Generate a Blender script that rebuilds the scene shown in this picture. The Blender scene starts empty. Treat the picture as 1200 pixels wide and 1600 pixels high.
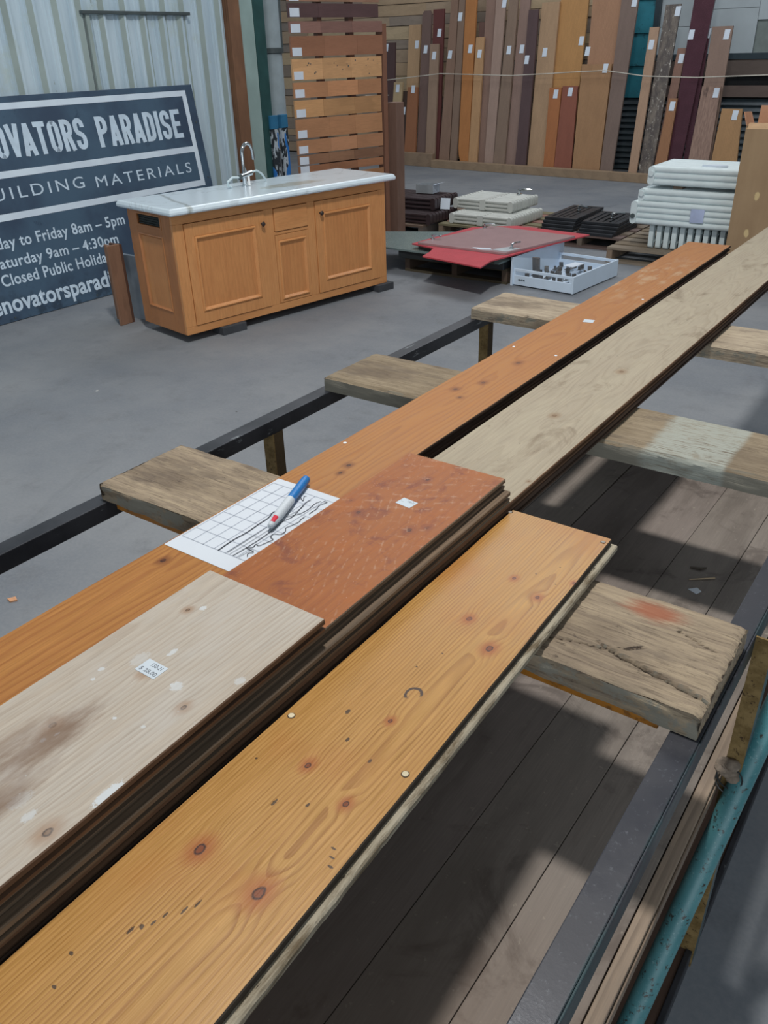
import bpy, bmesh, math, random
from mathutils import Matrix, Vector, noise as mnoise

# ---------------------------------------------------------------- camera, sky, lights, exposure
SC = bpy.context.scene
COL = SC.collection
random.seed(7)
PI = math.pi

R = ((0.8144922130, 0.2658042142, -0.5157039409),
     (0.5795855403, -0.4128180027, 0.7026107729),
     (-0.0261349665, -0.8711655505, -0.4902933277))
cd = bpy.data.cameras.new('camera')
cam = bpy.data.objects.new('camera', cd)
COL.objects.link(cam)
cd.sensor_fit = 'VERTICAL'
cd.sensor_height = 32.0
cd.lens = 1285.0 / 1600.0 * 32.0
cd.clip_start = 0.02
cd.clip_end = 100
cam.matrix_world = Matrix(((R[0][0], -R[0][1], -R[0][2], 0), (R[1][0], -R[1][1], -R[1][2], 0),
                           (R[2][0], -R[2][1], -R[2][2], 1.7), (0, 0, 0, 1)))
SC.camera = cam

W = bpy.data.worlds.new('sky'); SC.world = W
W.use_nodes = True
bg = W.node_tree.nodes['Background']
bg.inputs[0].default_value = (0.86, 0.94, 1.0, 1)
bg.inputs[1].default_value = 0.225


def area(name, loc, target, sx, sy, power, col, shape='RECTANGLE'):
    d = bpy.data.lights.new(name, 'AREA'); d.shape = shape; d.size = sx; d.size_y = sy
    d.energy = power; d.color = col
    o = bpy.data.objects.new(name, d); COL.objects.link(o); o.location = loc
    o.rotation_euler = (Vector(target) - Vector(loc)).to_track_quat('-Z', 'Y').to_euler()
    return o


area('roof_skylight', (-1.15, 1.7, 6.2), (-1.1, 1.7, 0), 0.5, 0.5, 290, (1.0, 0.97, 0.92), 'DISK')
area('rear_fill_light', (-4.5, 9.0, 6.5), (-4.5, 9.0, 0), 7.0, 3.0, 240, (0.92, 0.96, 1.0))  # added overhead lamp, unseen, brightens the rear of the hall
area('open_doorway', (5.0, -6.5, 3.6), (-4.0, 5.0, 0.6), 9.0, 5.0, 350, (0.86, 0.94, 1.0))

VS = SC.view_settings
VS.view_transform = 'Standard'; VS.look = 'None'; VS.gamma = 1.0; VS.use_curve_mapping = False
VS.exposure = 0.0


# ---------------------------------------------------------------- mesh helpers
class MB:
    def __init__(s): s.v = []; s.f = []; s.m = []

    def add(s, vs, fs, mi=0):
        b = len(s.v); s.v += [tuple(p) for p in vs]
        for f in fs: s.f.append(tuple(b + i for i in f)); s.m.append(mi)
        return s

    def hexa(s, lo, hi, mi=0):       # lo, hi: four points each, counter-clockwise from above
        return s.add(list(lo) + list(hi), [(3, 2, 1, 0), (4, 5, 6, 7), (0, 1, 5, 4), (1, 2, 6, 5), (2, 3, 7, 6), (3, 0, 4, 7)], mi)

    def box(s, a, b, mi=0):
        x0, y0, z0 = a; x1, y1, z1 = b
        return s.hexa([(x0, y0, z0), (x1, y0, z0), (x1, y1, z0), (x0, y1, z0)], [(x0, y0, z1), (x1, y0, z1), (x1, y1, z1), (x0, y1, z1)], mi)

    def prism(s, poly, z0, z1, mi=0):
        n = len(poly)
        return s.add([(x, y, z0) for x, y in poly] + [(x, y, z1) for x, y in poly],
                     [tuple(range(n - 1, -1, -1)), tuple(range(n, 2 * n))] + [(i, (i + 1) % n, n + (i + 1) % n, n + i) for i in range(n)], mi)

    def tube(s, path, r, n=10, mi=0, caps=True):
        path = [Vector(p) for p in path]
        rs = r if isinstance(r, (list, tuple)) else [r] * len(path)
        rings = []; up = None
        for i, p in enumerate(path):
            a = path[max(0, i - 1)]; b = path[min(len(path) - 1, i + 1)]
            t = (b - a).normalized()
            if up is None:
                up = Vector((0, 0, 1)) if abs(t.z) < 0.9 else Vector((1, 0, 0))
            x = t.cross(up).normalized(); y = x.cross(t).normalized(); up = y
            rings.append([p + rs[i] * (math.cos(2 * PI * k / n) * x + math.sin(2 * PI * k / n) * y) for k in range(n)])
        vs = [q for g in rings for q in g]; fs = []
        for i in range(len(path) - 1):
            for k in range(n):
                fs.append((i * n + k, i * n + (k + 1) % n, (i + 1) * n + (k + 1) % n, (i + 1) * n + k))
        if caps:
            fs.append(tuple(range(n - 1, -1, -1))); fs.append(tuple((len(path) - 1) * n + k for k in range(n)))
        return s.add(vs, fs, mi)

    def lathe(s, prof, n=16, c=(0, 0, 0), mi=0):
        vs = [(c[0] + r * math.cos(2 * PI * k / n), c[1] + r * math.sin(2 * PI * k / n), c[2] + z) for r, z in prof for k in range(n)]
        fs = []
        for i in range(len(prof) - 1):
            for k in range(n):
                fs.append((i * n + k, i * n + (k + 1) % n, (i + 1) * n + (k + 1) % n, (i + 1) * n + k))
        fs.append(tuple(range(n - 1, -1, -1))); fs.append(tuple((len(prof) - 1) * n + k for k in range(n)))
        return s.add(vs, fs, mi)

    def ribbon(s, pts, w, z, mi=0):  # flat ribbon in the xy plane
        P = [Vector((p[0], p[1])) for p in pts]; L = []; Rr = []
        for i, p in enumerate(P):
            t = (P[min(i + 1, len(P) - 1)] - P[max(i - 1, 0)]).normalized(); nn = Vector((-t.y, t.x)) * w / 2
            L.append((p.x + nn.x, p.y + nn.y, z)); Rr.append((p.x - nn.x, p.y - nn.y, z))
        n = len(P)
        return s.add(L + Rr, [(n + i, n + i + 1, i + 1, i) for i in range(n - 1)], mi)

    def build(s, name, mats, parent=None, loc=None, bevel=0.0, smooth=False, rot=0.0, seg=2, fix=True):
        me = bpy.data.meshes.new(name)
        ox, oy, oz = loc if loc else (0, 0, 0)
        me.from_pydata([(x - ox, y - oy, z - oz) for x, y, z in s.v], [], s.f)
        for m in (mats if isinstance(mats, (list, tuple)) else [mats]): me.materials.append(m)
        if len(me.materials) > 1: me.polygons.foreach_set('material_index', s.m)
        if bevel or fix:
            bm = bmesh.new(); bm.from_mesh(me)
            if fix: bmesh.ops.recalc_face_normals(bm, faces=bm.faces)
            if bevel:
                es = [e for e in bm.edges if len(e.link_faces) == 2 and e.calc_face_angle(0) > 0.6]
                bmesh.ops.bevel(bm, geom=es, offset=bevel, segments=seg, affect='EDGES', profile=0.6, clamp_overlap=True)
            bm.to_mesh(me); bm.free()
        if smooth:
            me.polygons.foreach_set('use_smooth', [True] * len(me.polygons))
            if hasattr(me, 'set_sharp_from_angle'): me.set_sharp_from_angle(angle=0.7)
        me.update()
        o = bpy.data.objects.new(name, me); COL.objects.link(o)
        if parent: o.parent = parent
        elif loc: o.location = loc
        o.rotation_euler = (0, 0, rot)
        return o


def thing(name, label, cat, loc=(0, 0, 0), rot=0.0, group=None):
    o = bpy.data.objects.new(name, None); COL.objects.link(o); o.empty_display_size = 0.1
    o.location = loc; o.rotation_euler = (0, 0, rot)
    return tag(o, label, cat, group)


def tag(o, label, cat, group=None):
    o['label'] = label; o['category'] = cat
    if group: o['group'] = group
    return o


def struct(o): o['kind'] = 'structure'; return o


def dup(root, loc, rot=None, label=None, group=None):
    r = root.copy(); COL.objects.link(r); r.location = loc
    if rot is not None: r.rotation_euler = (0, 0, rot)
    if label: r['label'] = label
    if group: r['group'] = group
    for ch in list(root.children):
        c = ch.copy(); COL.objects.link(c); c.parent = r
        for g in list(ch.children):
            d = g.copy(); COL.objects.link(d); d.parent = c
    return r


# ---------------------------------------------------------------- material helpers
def lin(c): return tuple(((x / 255.0) / 12.92 if x / 255.0 <= 0.04045 else ((x / 255.0 + 0.055) / 1.055) ** 2.4) for x in c)


def C(r, g, b, k=1.0):
    return tuple(min(0.92, x * k) for x in lin((r, g, b))) + (1.0,)


class Mat:
    def __init__(s, name, rough=0.6, metal=0.0, spec=0.4, coat=0.0):
        s.m = bpy.data.materials.new(name); s.m.use_nodes = True
        s.t = s.m.node_tree; s.b = s.t.nodes['Principled BSDF']
        s.b.inputs['Roughness'].default_value = rough; s.b.inputs['Metallic'].default_value = metal
        s.b.inputs['Specular IOR Level'].default_value = spec
        if coat: s.b.inputs['Coat Weight'].default_value = coat; s.b.inputs['Coat Roughness'].default_value = 0.25

    def n(s, t, ins=None, **kw):
        x = s.t.nodes.new('ShaderNode' + t)
        for k, v in kw.items(): setattr(x, k, v)
        for k, v in (ins or {}).items(): s.set(x.inputs[k], v)
        return x

    def set(s, sock, v):
        if isinstance(v, bpy.types.NodeSocket): s.t.links.new(v, sock)
        elif v is not None: sock.default_value = v

    def math(s, op, a, b=0.0, c=0.0, clamp=False):
        x = s.n('Math', operation=op, use_clamp=clamp); s.set(x.inputs[0], a); s.set(x.inputs[1], b); s.set(x.inputs[2], c); return x.outputs[0]

    def vmath(s, op, a, b=None, scale=None):
        x = s.n('VectorMath', operation=op); s.set(x.inputs[0], a); s.set(x.inputs[1], b)
        if scale is not None: s.set(x.inputs['Scale'], scale)
        return x.outputs[1] if op in ('LENGTH', 'DISTANCE', 'DOT_PRODUCT') else x.outputs[0]

    def rng(s, v, a, b, c=0.0, d=1.0, smooth=True):
        x = s.n('MapRange', interpolation_type='SMOOTHSTEP' if smooth else 'LINEAR')
        for i, q in enumerate((v, a, b, c, d)): s.set(x.inputs[i], q)
        return x.outputs[0]

    def mix(s, f, a, b, mode='MIX'):
        x = s.n('Mix', data_type='RGBA', blend_type=mode); s.set(x.inputs[0], f); s.set(x.inputs[6], a); s.set(x.inputs[7], b); return x.outputs[2]

    def noise(s, vec, scale, detail=3.0, rough=0.55, dist=0.0):
        x = s.n('TexNoise', {'Vector': vec, 'Scale': scale, 'Detail': detail, 'Roughness': rough, 'Distortion': dist}); return x.outputs[0]

    def co(s, scale=(1, 1, 1), rand=False, loc=(0, 0, 0)):
        v = s.n('TexCoord').outputs['Object']
        if rand:
            r = s.n('ObjectInfo').outputs['Random']
            off = s.n('CombineXYZ', {0: s.math('MULTIPLY', r, 37.0), 1: s.math('MULTIPLY', r, 53.0), 2: s.math('MULTIPLY', r, 71.0)}).outputs[0]
            v = s.vmath('ADD', v, off)
        mp = s.n('Mapping', {'Vector': v, 'Scale': scale, 'Location': loc}); return mp.outputs[0]

    def ramp(s, f, stops):
        x = s.n('ValToRGB'); e = x.color_ramp.elements
        while len(e) < len(stops): e.new(0.5)
        for q, (p, c) in zip(e, stops): q.position = p; q.color = c if len(c) == 4 else tuple(c) + (1,)
        s.set(x.inputs[0], f); return x.outputs[0]

    def out(s, col=None, rough=None, bump=None, bs=0.3, bd=0.002):
        s.set(s.b.inputs['Base Color'], col)
        if rough is not None: s.set(s.b.inputs['Roughness'], rough)
        if bump is not None:
            x = s.n('Bump', {'Strength': bs, 'Distance': bd, 'Height': bump}); s.set(s.b.inputs['Normal'], x.outputs[0])
        return s.m


def flat(name, col, rough=0.6, metal=0.0, var=0.12, scale=8.0, spec=0.4, bump=0.1, dirt=None):
    m = Mat(name, rough, metal, spec)
    v = m.co(rand=True)
    n1 = m.noise(v, scale, 5)
    c = m.mix(m.rng(n1, 0.3, 0.7), tuple(x * (1 - var) for x in col[:3]) + (1,), tuple(min(.95, x * (1 + var)) for x in col[:3]) + (1,))
    n2 = m.noise(v, scale * 14, 3)
    if dirt: c = m.mix(m.math('MULTIPLY', m.rng(m.noise(v, scale * 2.3, 6, 0.7), 0.56, 0.66), 0.8), c, dirt)
    return m.out(c, m.rng(n2, 0.3, 0.7, rough * 0.85, min(1, rough * 1.15)), n2, bump, 0.001)


def wood(name, base, dark, axis='Y', freq=90.0, u0=0.0, h=0.03, slope=0.05, tint=None, tamt=0.5, rough=0.5, coat=0.0,
         knots=(), spots=(), ring=0.7, fibre=0.22, rand=False, wob=0.012, extra=None, bs=0.15, kd=(30, 18, 12), kh=(95, 45, 15)):
    """Flat-sawn timber: growth rings cut by the surface, fibres along the axis, knots at given (u, t, r)."""
    m = Mat(name, rough, 0, 0.4, coat)
    P = m.co(rand=rand)
    sp = m.n('SeparateXYZ', {0: P}).outputs
    ax = {'X': 0, 'Y': 1, 'Z': 2}[axis]
    t = sp[ax]; u, w = [sp[i] for i in range(3) if i != ax]
    ut = m.n('CombineXYZ', {0: u, 1: t, 2: 0.0}).outputs[0]
    low = m.noise(m.n('CombineXYZ', {0: m.math('MULTIPLY', u, 9.0), 1: m.math('MULTIPLY', t, 1.6), 2: m.math('MULTIPLY', w, 9.0)}).outputs[0], 1.0, 2, 0.5)
    hh = m.math('ADD', m.math('MULTIPLY_ADD', t, slope, h), m.math('MULTIPLY', m.math('SUBTRACT', low, 0.5), wob * 4))
    du = m.math('SUBTRACT', u, u0)
    r = m.math('SQRT', m.math('ADD', m.math('MULTIPLY', du, du), m.math('MULTIPLY', hh, hh)))
    r = m.math('ADD', r, m.math('MULTIPLY', m.math('SUBTRACT', low, 0.5), wob))
    halos = []
    for (ku, kt, kr) in knots:
        d = m.vmath('LENGTH', m.vmath('MULTIPLY', m.vmath('SUBTRACT', ut, (ku, kt, 0)), (1.0, 0.75, 0)))
        hal = m.rng(d, kr * 4.5, kr * 0.6); halos.append((d, kr, hal))
        r = m.math('ADD', r, m.math('MULTIPLY', hal, kr * .8))
    fr = m.math('FRACT', m.math('MULTIPLY', r, freq))
    late = m.math('MULTIPLY', m.rng(fr, 0.35, 0.9), m.rng(fr, 1.0, 0.92))
    brk = m.noise(m.n('CombineXYZ', {0: m.math('MULTIPLY', u, 60.0), 1: m.math('MULTIPLY', t, 5.0), 2: w}).outputs[0], 1.0, 2)
    late = m.math('MULTIPLY', late, m.rng(brk, 0.25, 0.65, ring * 0.45, ring))
    fib = m.noise(m.n('CombineXYZ', {0: m.math('MULTIPLY', u, 420.0), 1: m.math('MULTIPLY', t, 14.0), 2: m.math('MULTIPLY', w, 420.0)}).outputs[0], 1.0, 3, 0.6)
    c = m.mix(late, base, dark)
    if tint:
        pat = m.noise(m.n('CombineXYZ', {0: m.math('MULTIPLY', u, 14.0), 1: m.math('MULTIPLY', t, 3.2), 2: m.math('MULTIPLY', w, 8.0)}).outputs[0], 1.0, 4, 0.6)
        c = m.mix(m.math('MULTIPLY', m.rng(pat, 0.40, 0.68), tamt), c, tint)
    c = m.mix(1.0, c, m.n('CombineXYZ', {i: m.rng(fib, 0.2, 0.8, 1 - fibre, 1 + fibre * 0.6, False) for i in range(3)}).outputs[0], 'MULTIPLY')
    kn = m.noise(ut, 110.0, 3)
    for d, kr, hal in halos:
        kr = kr * .72
        dd = m.math('ADD', d, m.math('MULTIPLY', m.math('SUBTRACT', kn, 0.5), kr * 0.8))
        c = m.mix(m.math('MULTIPLY', m.rng(dd, kr * 4.2, kr * 0.7), 0.72), c, C(*kh))
        c = m.mix(m.rng(dd, kr * 1.1, kr * 0.75), c, C(*kd))
        c = m.mix(m.math('MULTIPLY', m.rng(dd, kr * 0.75, kr * 0.45), 0.55), c, C(*kh))
    if spots:
        sn = m.noise(ut, 260.0, 3, 0.7); sm_ = m.noise(m.n('CombineXYZ', {0: m.math('MULTIPLY', u, 120.0), 1: m.math('MULTIPLY', t, 30.0), 2: 0.0}).outputs[0], 1.0, 4, 0.6)
        for (su, st, ru, rt, col, amt, *soft) in spots:
            d = m.vmath('LENGTH', m.vmath('MULTIPLY', m.vmath('SUBTRACT', ut, (su, st, 0)), (1.0 / ru, 1.0 / rt, 0)))
            d = m.math('ADD', d, m.math('MULTIPLY', m.math('SUBTRACT', sm_ if soft else sn, 0.5), 1.3 if soft else 1.6))
            c = m.mix(m.math('MULTIPLY', m.rng(d, 1.5, 0.3) if soft else m.rng(d, 1.05, 0.75), amt), c, col)
    if extra: c = extra(m, c, u, t, w, ut)
    return m.out(c, m.rng(fib, 0.2, 0.8, max(0.05, rough - 0.08), min(1, rough + 0.1)), m.math('SUBTRACT', fib, m.math('MULTIPLY', late, 0.4)), bs, 0.0008)


_wc = {}


def tim(col, axis='Z', rough=0.6, k=1.85, d=0.66, ring=0.42):   # plain timber of a colour, its rings placed anew on each object
    gsum = sum(col) / 3.0; col = tuple(int(q + (gsum - q) * .16) for q in col)
    key = (col, axis, rough, k)
    if key not in _wc:
        b = C(*col, k); dk = tuple(x * d for x in b[:3]) + (1,)
        _wc[key] = wood('timber_%02x%02x%02x_%s' % (col + (axis,)), b, dk, axis, 55.0, 0.0, 0.05, 0.02, tuple(x * 0.8 for x in b[:3]) + (1,), 0.5, rough, 0, ring=ring, rand=True, wob=0.03)
    return _wc[key]


K = 1.55   # photograph tone to surface reflectance for things in the open hall
CONC = None


def make_concrete():
    m = Mat('concrete', 0.75, 0, 0.35)
    P = m.co()
    big = m.noise(P, 0.9, 6, 0.6); mid = m.noise(P, 5.0, 8, 0.65); fine = m.noise(P, 70.0, 4, 0.7)
    c = m.mix(m.rng(big, 0.3, 0.7), C(90, 95, 102, K), C(108, 111, 115, K))
    c = m.mix(m.math('MULTIPLY', m.rng(mid, 0.5, 0.75), 0.45), c, C(80, 82, 86, K))
    c = m.mix(m.math('MULTIPLY', m.rng(fine, 0.3, 0.75), 0.20), c, C(130, 130, 130, K))
    st = m.noise(m.co((1, 0.35, 1)), 2.2, 5, 0.6, 1.0)
    c = m.mix(m.math('MULTIPLY', m.rng(st, 0.60, 0.75), 0.40), c, C(70, 74, 78, K))
    sp = m.n('TexVoronoi', {'Vector': P, 'Scale': 3.0}, feature='F1').outputs[0]
    c = m.mix(m.rng(sp, 0.022, 0.012), c, C(62, 62, 64, K))
    sp2 = m.n('TexVoronoi', {'Vector': m.co(loc=(3.3, 1.7, 0)), 'Scale': 2.1}, feature='F1').outputs[0]
    c = m.mix(m.rng(sp2, 0.024, 0.012), c, C(165, 165, 160, K))
    return m.out(c, m.rng(mid, 0.3, 0.7, 0.6, 0.85), fine, 0.15, 0.002)


CONC = make_concrete()

# ---------------------------------------------------------------- setting: floor
fl = MB().box((-13, -5, -0.12), (6, 15.5, 0.0)).build('floor', CONC); struct(fl)


# corrugated wall on the left
def make_cladding():
    m = Mat('painted_steel_cladding', 0.5, 0.0, 0.5)
    P = m.co(); sp = m.n('SeparateXYZ', {0: P}).outputs
    streak = m.noise(m.n('CombineXYZ', {0: 0.0, 1: m.math('MULTIPLY', sp[1], 16.0), 2: m.math('MULTIPLY', sp[2], 0.9)}).outputs[0], 1.0, 5, 0.6)
    c = m.mix(m.rng(streak, 0.3, 0.7), C(148, 166, 178, K), C(166, 182, 192, K))
    n2 = m.noise(P, 3.0, 6, 0.65)
    c = m.mix(m.math('MULTIPLY', m.rng(n2, 0.56, 0.72), 0.45), c, C(150, 160, 150, K))
    n3 = m.noise(m.co((1, 1, 0.35)), 9.0, 6, 0.75)
    c = m.mix(m.rng(n3, 0.68, 0.72), c, C(110, 115, 112, K))
    return m.out(c, 0.5, n2, 0.1, 0.002)


CLAD = make_cladding()
CLAD_RIB = flat('grey_olive_rib', C(128, 140, 138, K), 0.55, var=0.1, scale=2.0)
DARKTRIM = flat('dark_steel_trim', C(62, 70, 72, K), 0.5)


def cladding(y0, y1, z0, z1, x, pitch=0.2, rib=0.03, phase=0.0):
    prof = []; y = y0 - phase
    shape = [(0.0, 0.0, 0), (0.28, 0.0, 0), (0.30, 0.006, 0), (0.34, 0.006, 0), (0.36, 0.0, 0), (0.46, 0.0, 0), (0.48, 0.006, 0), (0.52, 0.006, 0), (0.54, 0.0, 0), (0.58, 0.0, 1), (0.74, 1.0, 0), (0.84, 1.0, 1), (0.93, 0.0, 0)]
    pts = []
    while y < y1 + pitch:
        for f, d, mi in shape:
            yy = y + f * pitch
            if y0 <= yy <= y1: pts.append((yy, (d if d < 0.5 else 1) * rib if d >= 0.5 else d, mi))
        y += pitch
    mb = MB()
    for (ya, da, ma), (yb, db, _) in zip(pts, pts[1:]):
        # both flanks of a rib take the darker grey-olive tone
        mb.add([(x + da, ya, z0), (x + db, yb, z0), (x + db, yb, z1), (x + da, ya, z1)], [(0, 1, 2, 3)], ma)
    mb.box((x - 0.06, y0, z0), (x - 0.004, y1, z1), 0)
    return mb


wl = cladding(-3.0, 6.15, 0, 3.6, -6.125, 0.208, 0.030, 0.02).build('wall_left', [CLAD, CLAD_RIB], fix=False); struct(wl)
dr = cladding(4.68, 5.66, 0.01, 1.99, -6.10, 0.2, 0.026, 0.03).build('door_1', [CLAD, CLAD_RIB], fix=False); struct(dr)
struct(MB().box((-6.10, 4.60, 1.992), (-6.055, 5.69, 2.016)).build('trim_1', DARKTRIM, bevel=0.004))
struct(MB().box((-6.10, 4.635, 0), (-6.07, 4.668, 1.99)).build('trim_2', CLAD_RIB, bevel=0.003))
struct(MB().box((-6.10, 4.622, 0), (-6.085, 4.630, 1.99)).build('trim_3', flat('grey_gap_trim', C(96, 104, 104, K), .5)))
struct(MB().box((-6.15, 6.305, 0), (-6.09, 6.495, 3.6)).build('trim_4', flat('pale_green_sheet', C(128, 148, 146, K), 0.55, var=.1, scale=3), bevel=0.004))

# posts at the end of the left wall
tag(MB().box((-6.18, 6.152, 0), (-6.06, 6.296, 3.6)).build('timber_post', wood('red_post', C(104, 76, 58, K), C(72, 48, 36, K), 'Z', 40, 0, .05, .02, C(120, 88, 66, K), .6, .7, knots=((0.0, 0.84, .016), (0.03, 1.66, .012), (0.02, 1.2, 0.01)), rand=False), bevel=0.004),
    'reddish brown square timber post at the end of the corrugated wall', 'post')
g = MB(); g.box((-6.22, 6.51, 0), (-6.10, 6.655, 3.6)); g.box((-6.23, 6.505, 0), (-6.2205, 6.66, 3.6))
tag(g.build('steel_column', flat('dark_green_paint', C(36, 66, 66, K), 0.45, var=.15), bevel=0.003), 'dark green painted steel column beside the red timber post', 'column')
p = thing('drainpipe', 'grey round drainpipe with dark collar behind green column', 'pipe', (-6.22, 6.86, 0))
MB().tube([(0, 0, .92), (0, 0, 3.6)], 0.095, 18).build('pipe', flat('grey_pipe', C(132, 144, 150, K), 0.5, var=.08), p, smooth=True)
MB().lathe([(0.098, 1.69), (0.112, 1.695), (0.112, 1.735), (0.098, 1.74)], 20).build('collar', DARKTRIM, p)
MB().tube([(0.08, 0.055, 1.74), (0.085, 0.06, 2.3), (0.08, 0.058, 3.5)], 0.012, 6).build('cable', DARKTRIM, p)
BLUETAPE = flat('blue_tape', C(40, 96, 130, K), 0.5)


def stickers(name, seedv):
    m = Mat(name, 0.5)
    P = m.co((30, 30, 12), loc=(seedv, 0, 0)); n = m.noise(P, 1.0, 2, 0.5)
    c = m.mix(m.rng(n, 0.48, 0.50), C(150, 160, 168, K), C(38, 44, 50, K))
    c = m.mix(m.rng(m.noise(P, 0.45, 0), 0.64, 0.66), c, C(40, 100, 165, K))
    return m.out(c)


for i, (ya, yb, lab) in enumerate([(6.60, 6.70, 'left of two upright sticker-covered strips with blue tops under the drainpipe'), (6.755, 6.845, 'right of two upright sticker-covered strips with blue tops under the drainpipe')]):
    s = thing('sticker_strip', lab, 'strip', (-6.10, ya, 0), group=None)
    MB().box((-0.02, 0, 0), (0.02, yb - ya, 1.04)).build('board', stickers('sticker_print_%s' % 'ab'[i], i * 7.3), s, bevel=.003)
    MB().box((-0.024, -0.004, 1.04), (0.024, yb - ya + 0.004, 1.16)).build('cap', BLUETAPE, s, bevel=.004)

# ---------------------------------------------------------------- back wall
YB = 13.15
wb = MB().box((-13, YB + 0.06, 0), (6, YB + 0.2, 4.0)).build('wall_back', flat('dark_backing', C(40, 42, 44, K), 0.8)); struct(wb)
PLK = [tim(c, 'X') for c in ((140, 120, 98), (150, 126, 98), (122, 108, 96), (156, 136, 106), (116, 106, 98))]
PLK2 = [tim(c, 'X') for c in ((92, 74, 64), (86, 72, 66), (80, 68, 62))]
zz = 0.02
i = 0
while zz < 3.2:                                   # timber boards, left part
    hgt = random.choice((0.11, 0.14, 0.17, 0.2)); x = -12.8
    while x < -5.25:
        L = min(random.uniform(1.0, 2.6), -5.2 - x)
        MB().box((x + .003, YB + random.uniform(-.03, .0), zz + .004), (x + L - .003, YB + 0.05, zz + hgt - .004)).build('plank', random.choice(PLK), wb)
        x += L
    zz += hgt; i += 1
TEAL = flat('teal_weatherboard_paint', C(38, 102, 116, K), 0.5, var=.15, scale=4, dirt=C(30, 70, 82, K))
for k in range(6):
    z0 = 0.985 + k * 0.41
    MB().hexa([(-5.18, YB - .05, z0), (-4.68, YB - .05, z0), (-4.68, YB + .05, z0), (-5.18, YB + .05, z0)],
              [(-5.18, YB - .02, z0 + .405), (-4.68, YB - .02, z0 + .405), (-4.68, YB + .05, z0 + .405), (-5.18, YB + .05, z0 + .405)]).build('weatherboard', TEAL, wb)
SHUT = flat('dark_shutter', C(44, 54, 60, K), 0.4)
for k in range(12):
    z0 = 0.02 + k * 0.08
    x1 = 3.5
    MB().hexa([(-5.2, YB - .05, z0), (x1, YB - .05, z0), (x1, YB + .04, z0), (-5.2, YB + .04, z0)],
              [(-5.2, YB - .005, z0 + .076), (x1, YB - .005, z0 + .076), (x1, YB + .04, z0 + .076), (-5.2, YB + .04, z0 + .076)]).build('shutter_slat', SHUT, wb)
for k, (z0, z1) in enumerate(((1.0, 1.135), (1.14, 1.0), (1.255, 1.45))):
    MB().box((-4.60, YB - .07 - .004 * k, z0), (3.5, YB + .04, z1)).build('plank', PLK2[k], wb)
MB().box((-4.66, YB - .09, 1.455), (3.5, YB + .04, 1.53)).build('rail', SHUT, wb, bevel=.004)
MB().box((-4.68, YB - .07, 0.98), (-4.60, YB + .05, 3.4)).build('stud', SHUT, wb, bevel=.004)
PALE = flat('pale_cement_sheet', C(142, 150, 154, K), 0.7, var=.1, scale=1.5)
for k, (x0, x1, z0, z1) in enumerate(((-4.598, -4.05, 1.53, 1.86), (-4.598, -4.05, 1.865, 3.4), (-4.045, -3.3, 1.53, 2.05), (-4.045, -3.3, 2.055, 3.4), (-3.0, -1.5, 1.53, 3.4), (-1.495, 3.5, 1.53, 3.4), (-3.295, -3.005, 1.91, 3.4))):
    MB().box((x0, YB - .02, z0), (x1, YB + .04, z1)).build('panel', PALE, wb)
MB().box((-3.295, YB - .0, 1.53), (-3.005, YB + .04, 1.905)).build('panel', flat('grey_green_panel', C(104, 112, 110, K), .7), wb)

# ---------------------------------------------------------------- timber rack along the back wall
XL, XR = -9.6, 2.0
yb = lambda x: 11.564 - 0.08 * x


def beam(x0, x1, z0, z1, d0, d1, name, mat, parent=None):
    return MB().hexa([(x0, yb(x0) + d0, z0), (x1, yb(x1) + d0, z0), (x1, yb(x1) + d1, z0), (x0, yb(x0) + d1, z0)],
                     [(x0, yb(x0) + d0, z1), (x1, yb(x1) + d0, z1), (x1, yb(x1) + d1, z1), (x0, yb(x0) + d1, z1)]).build(name, mat, parent, bevel=.004)


tag(beam(-7.77, XR, 0.001, 0.115, -0.03, 0.09, 'bottom_beam', tim((124, 102, 80), 'X')), 'long brown timber beam on floor holding the row of leaning planks', 'beam')
tag(beam(-9.3, -7.775, 0.001, 0.20, 0.02, 0.12, 'bottom_beam', tim((120, 98, 78), 'X')), 'short brown timber beam at left end of the leaning plank row', 'beam')

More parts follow.
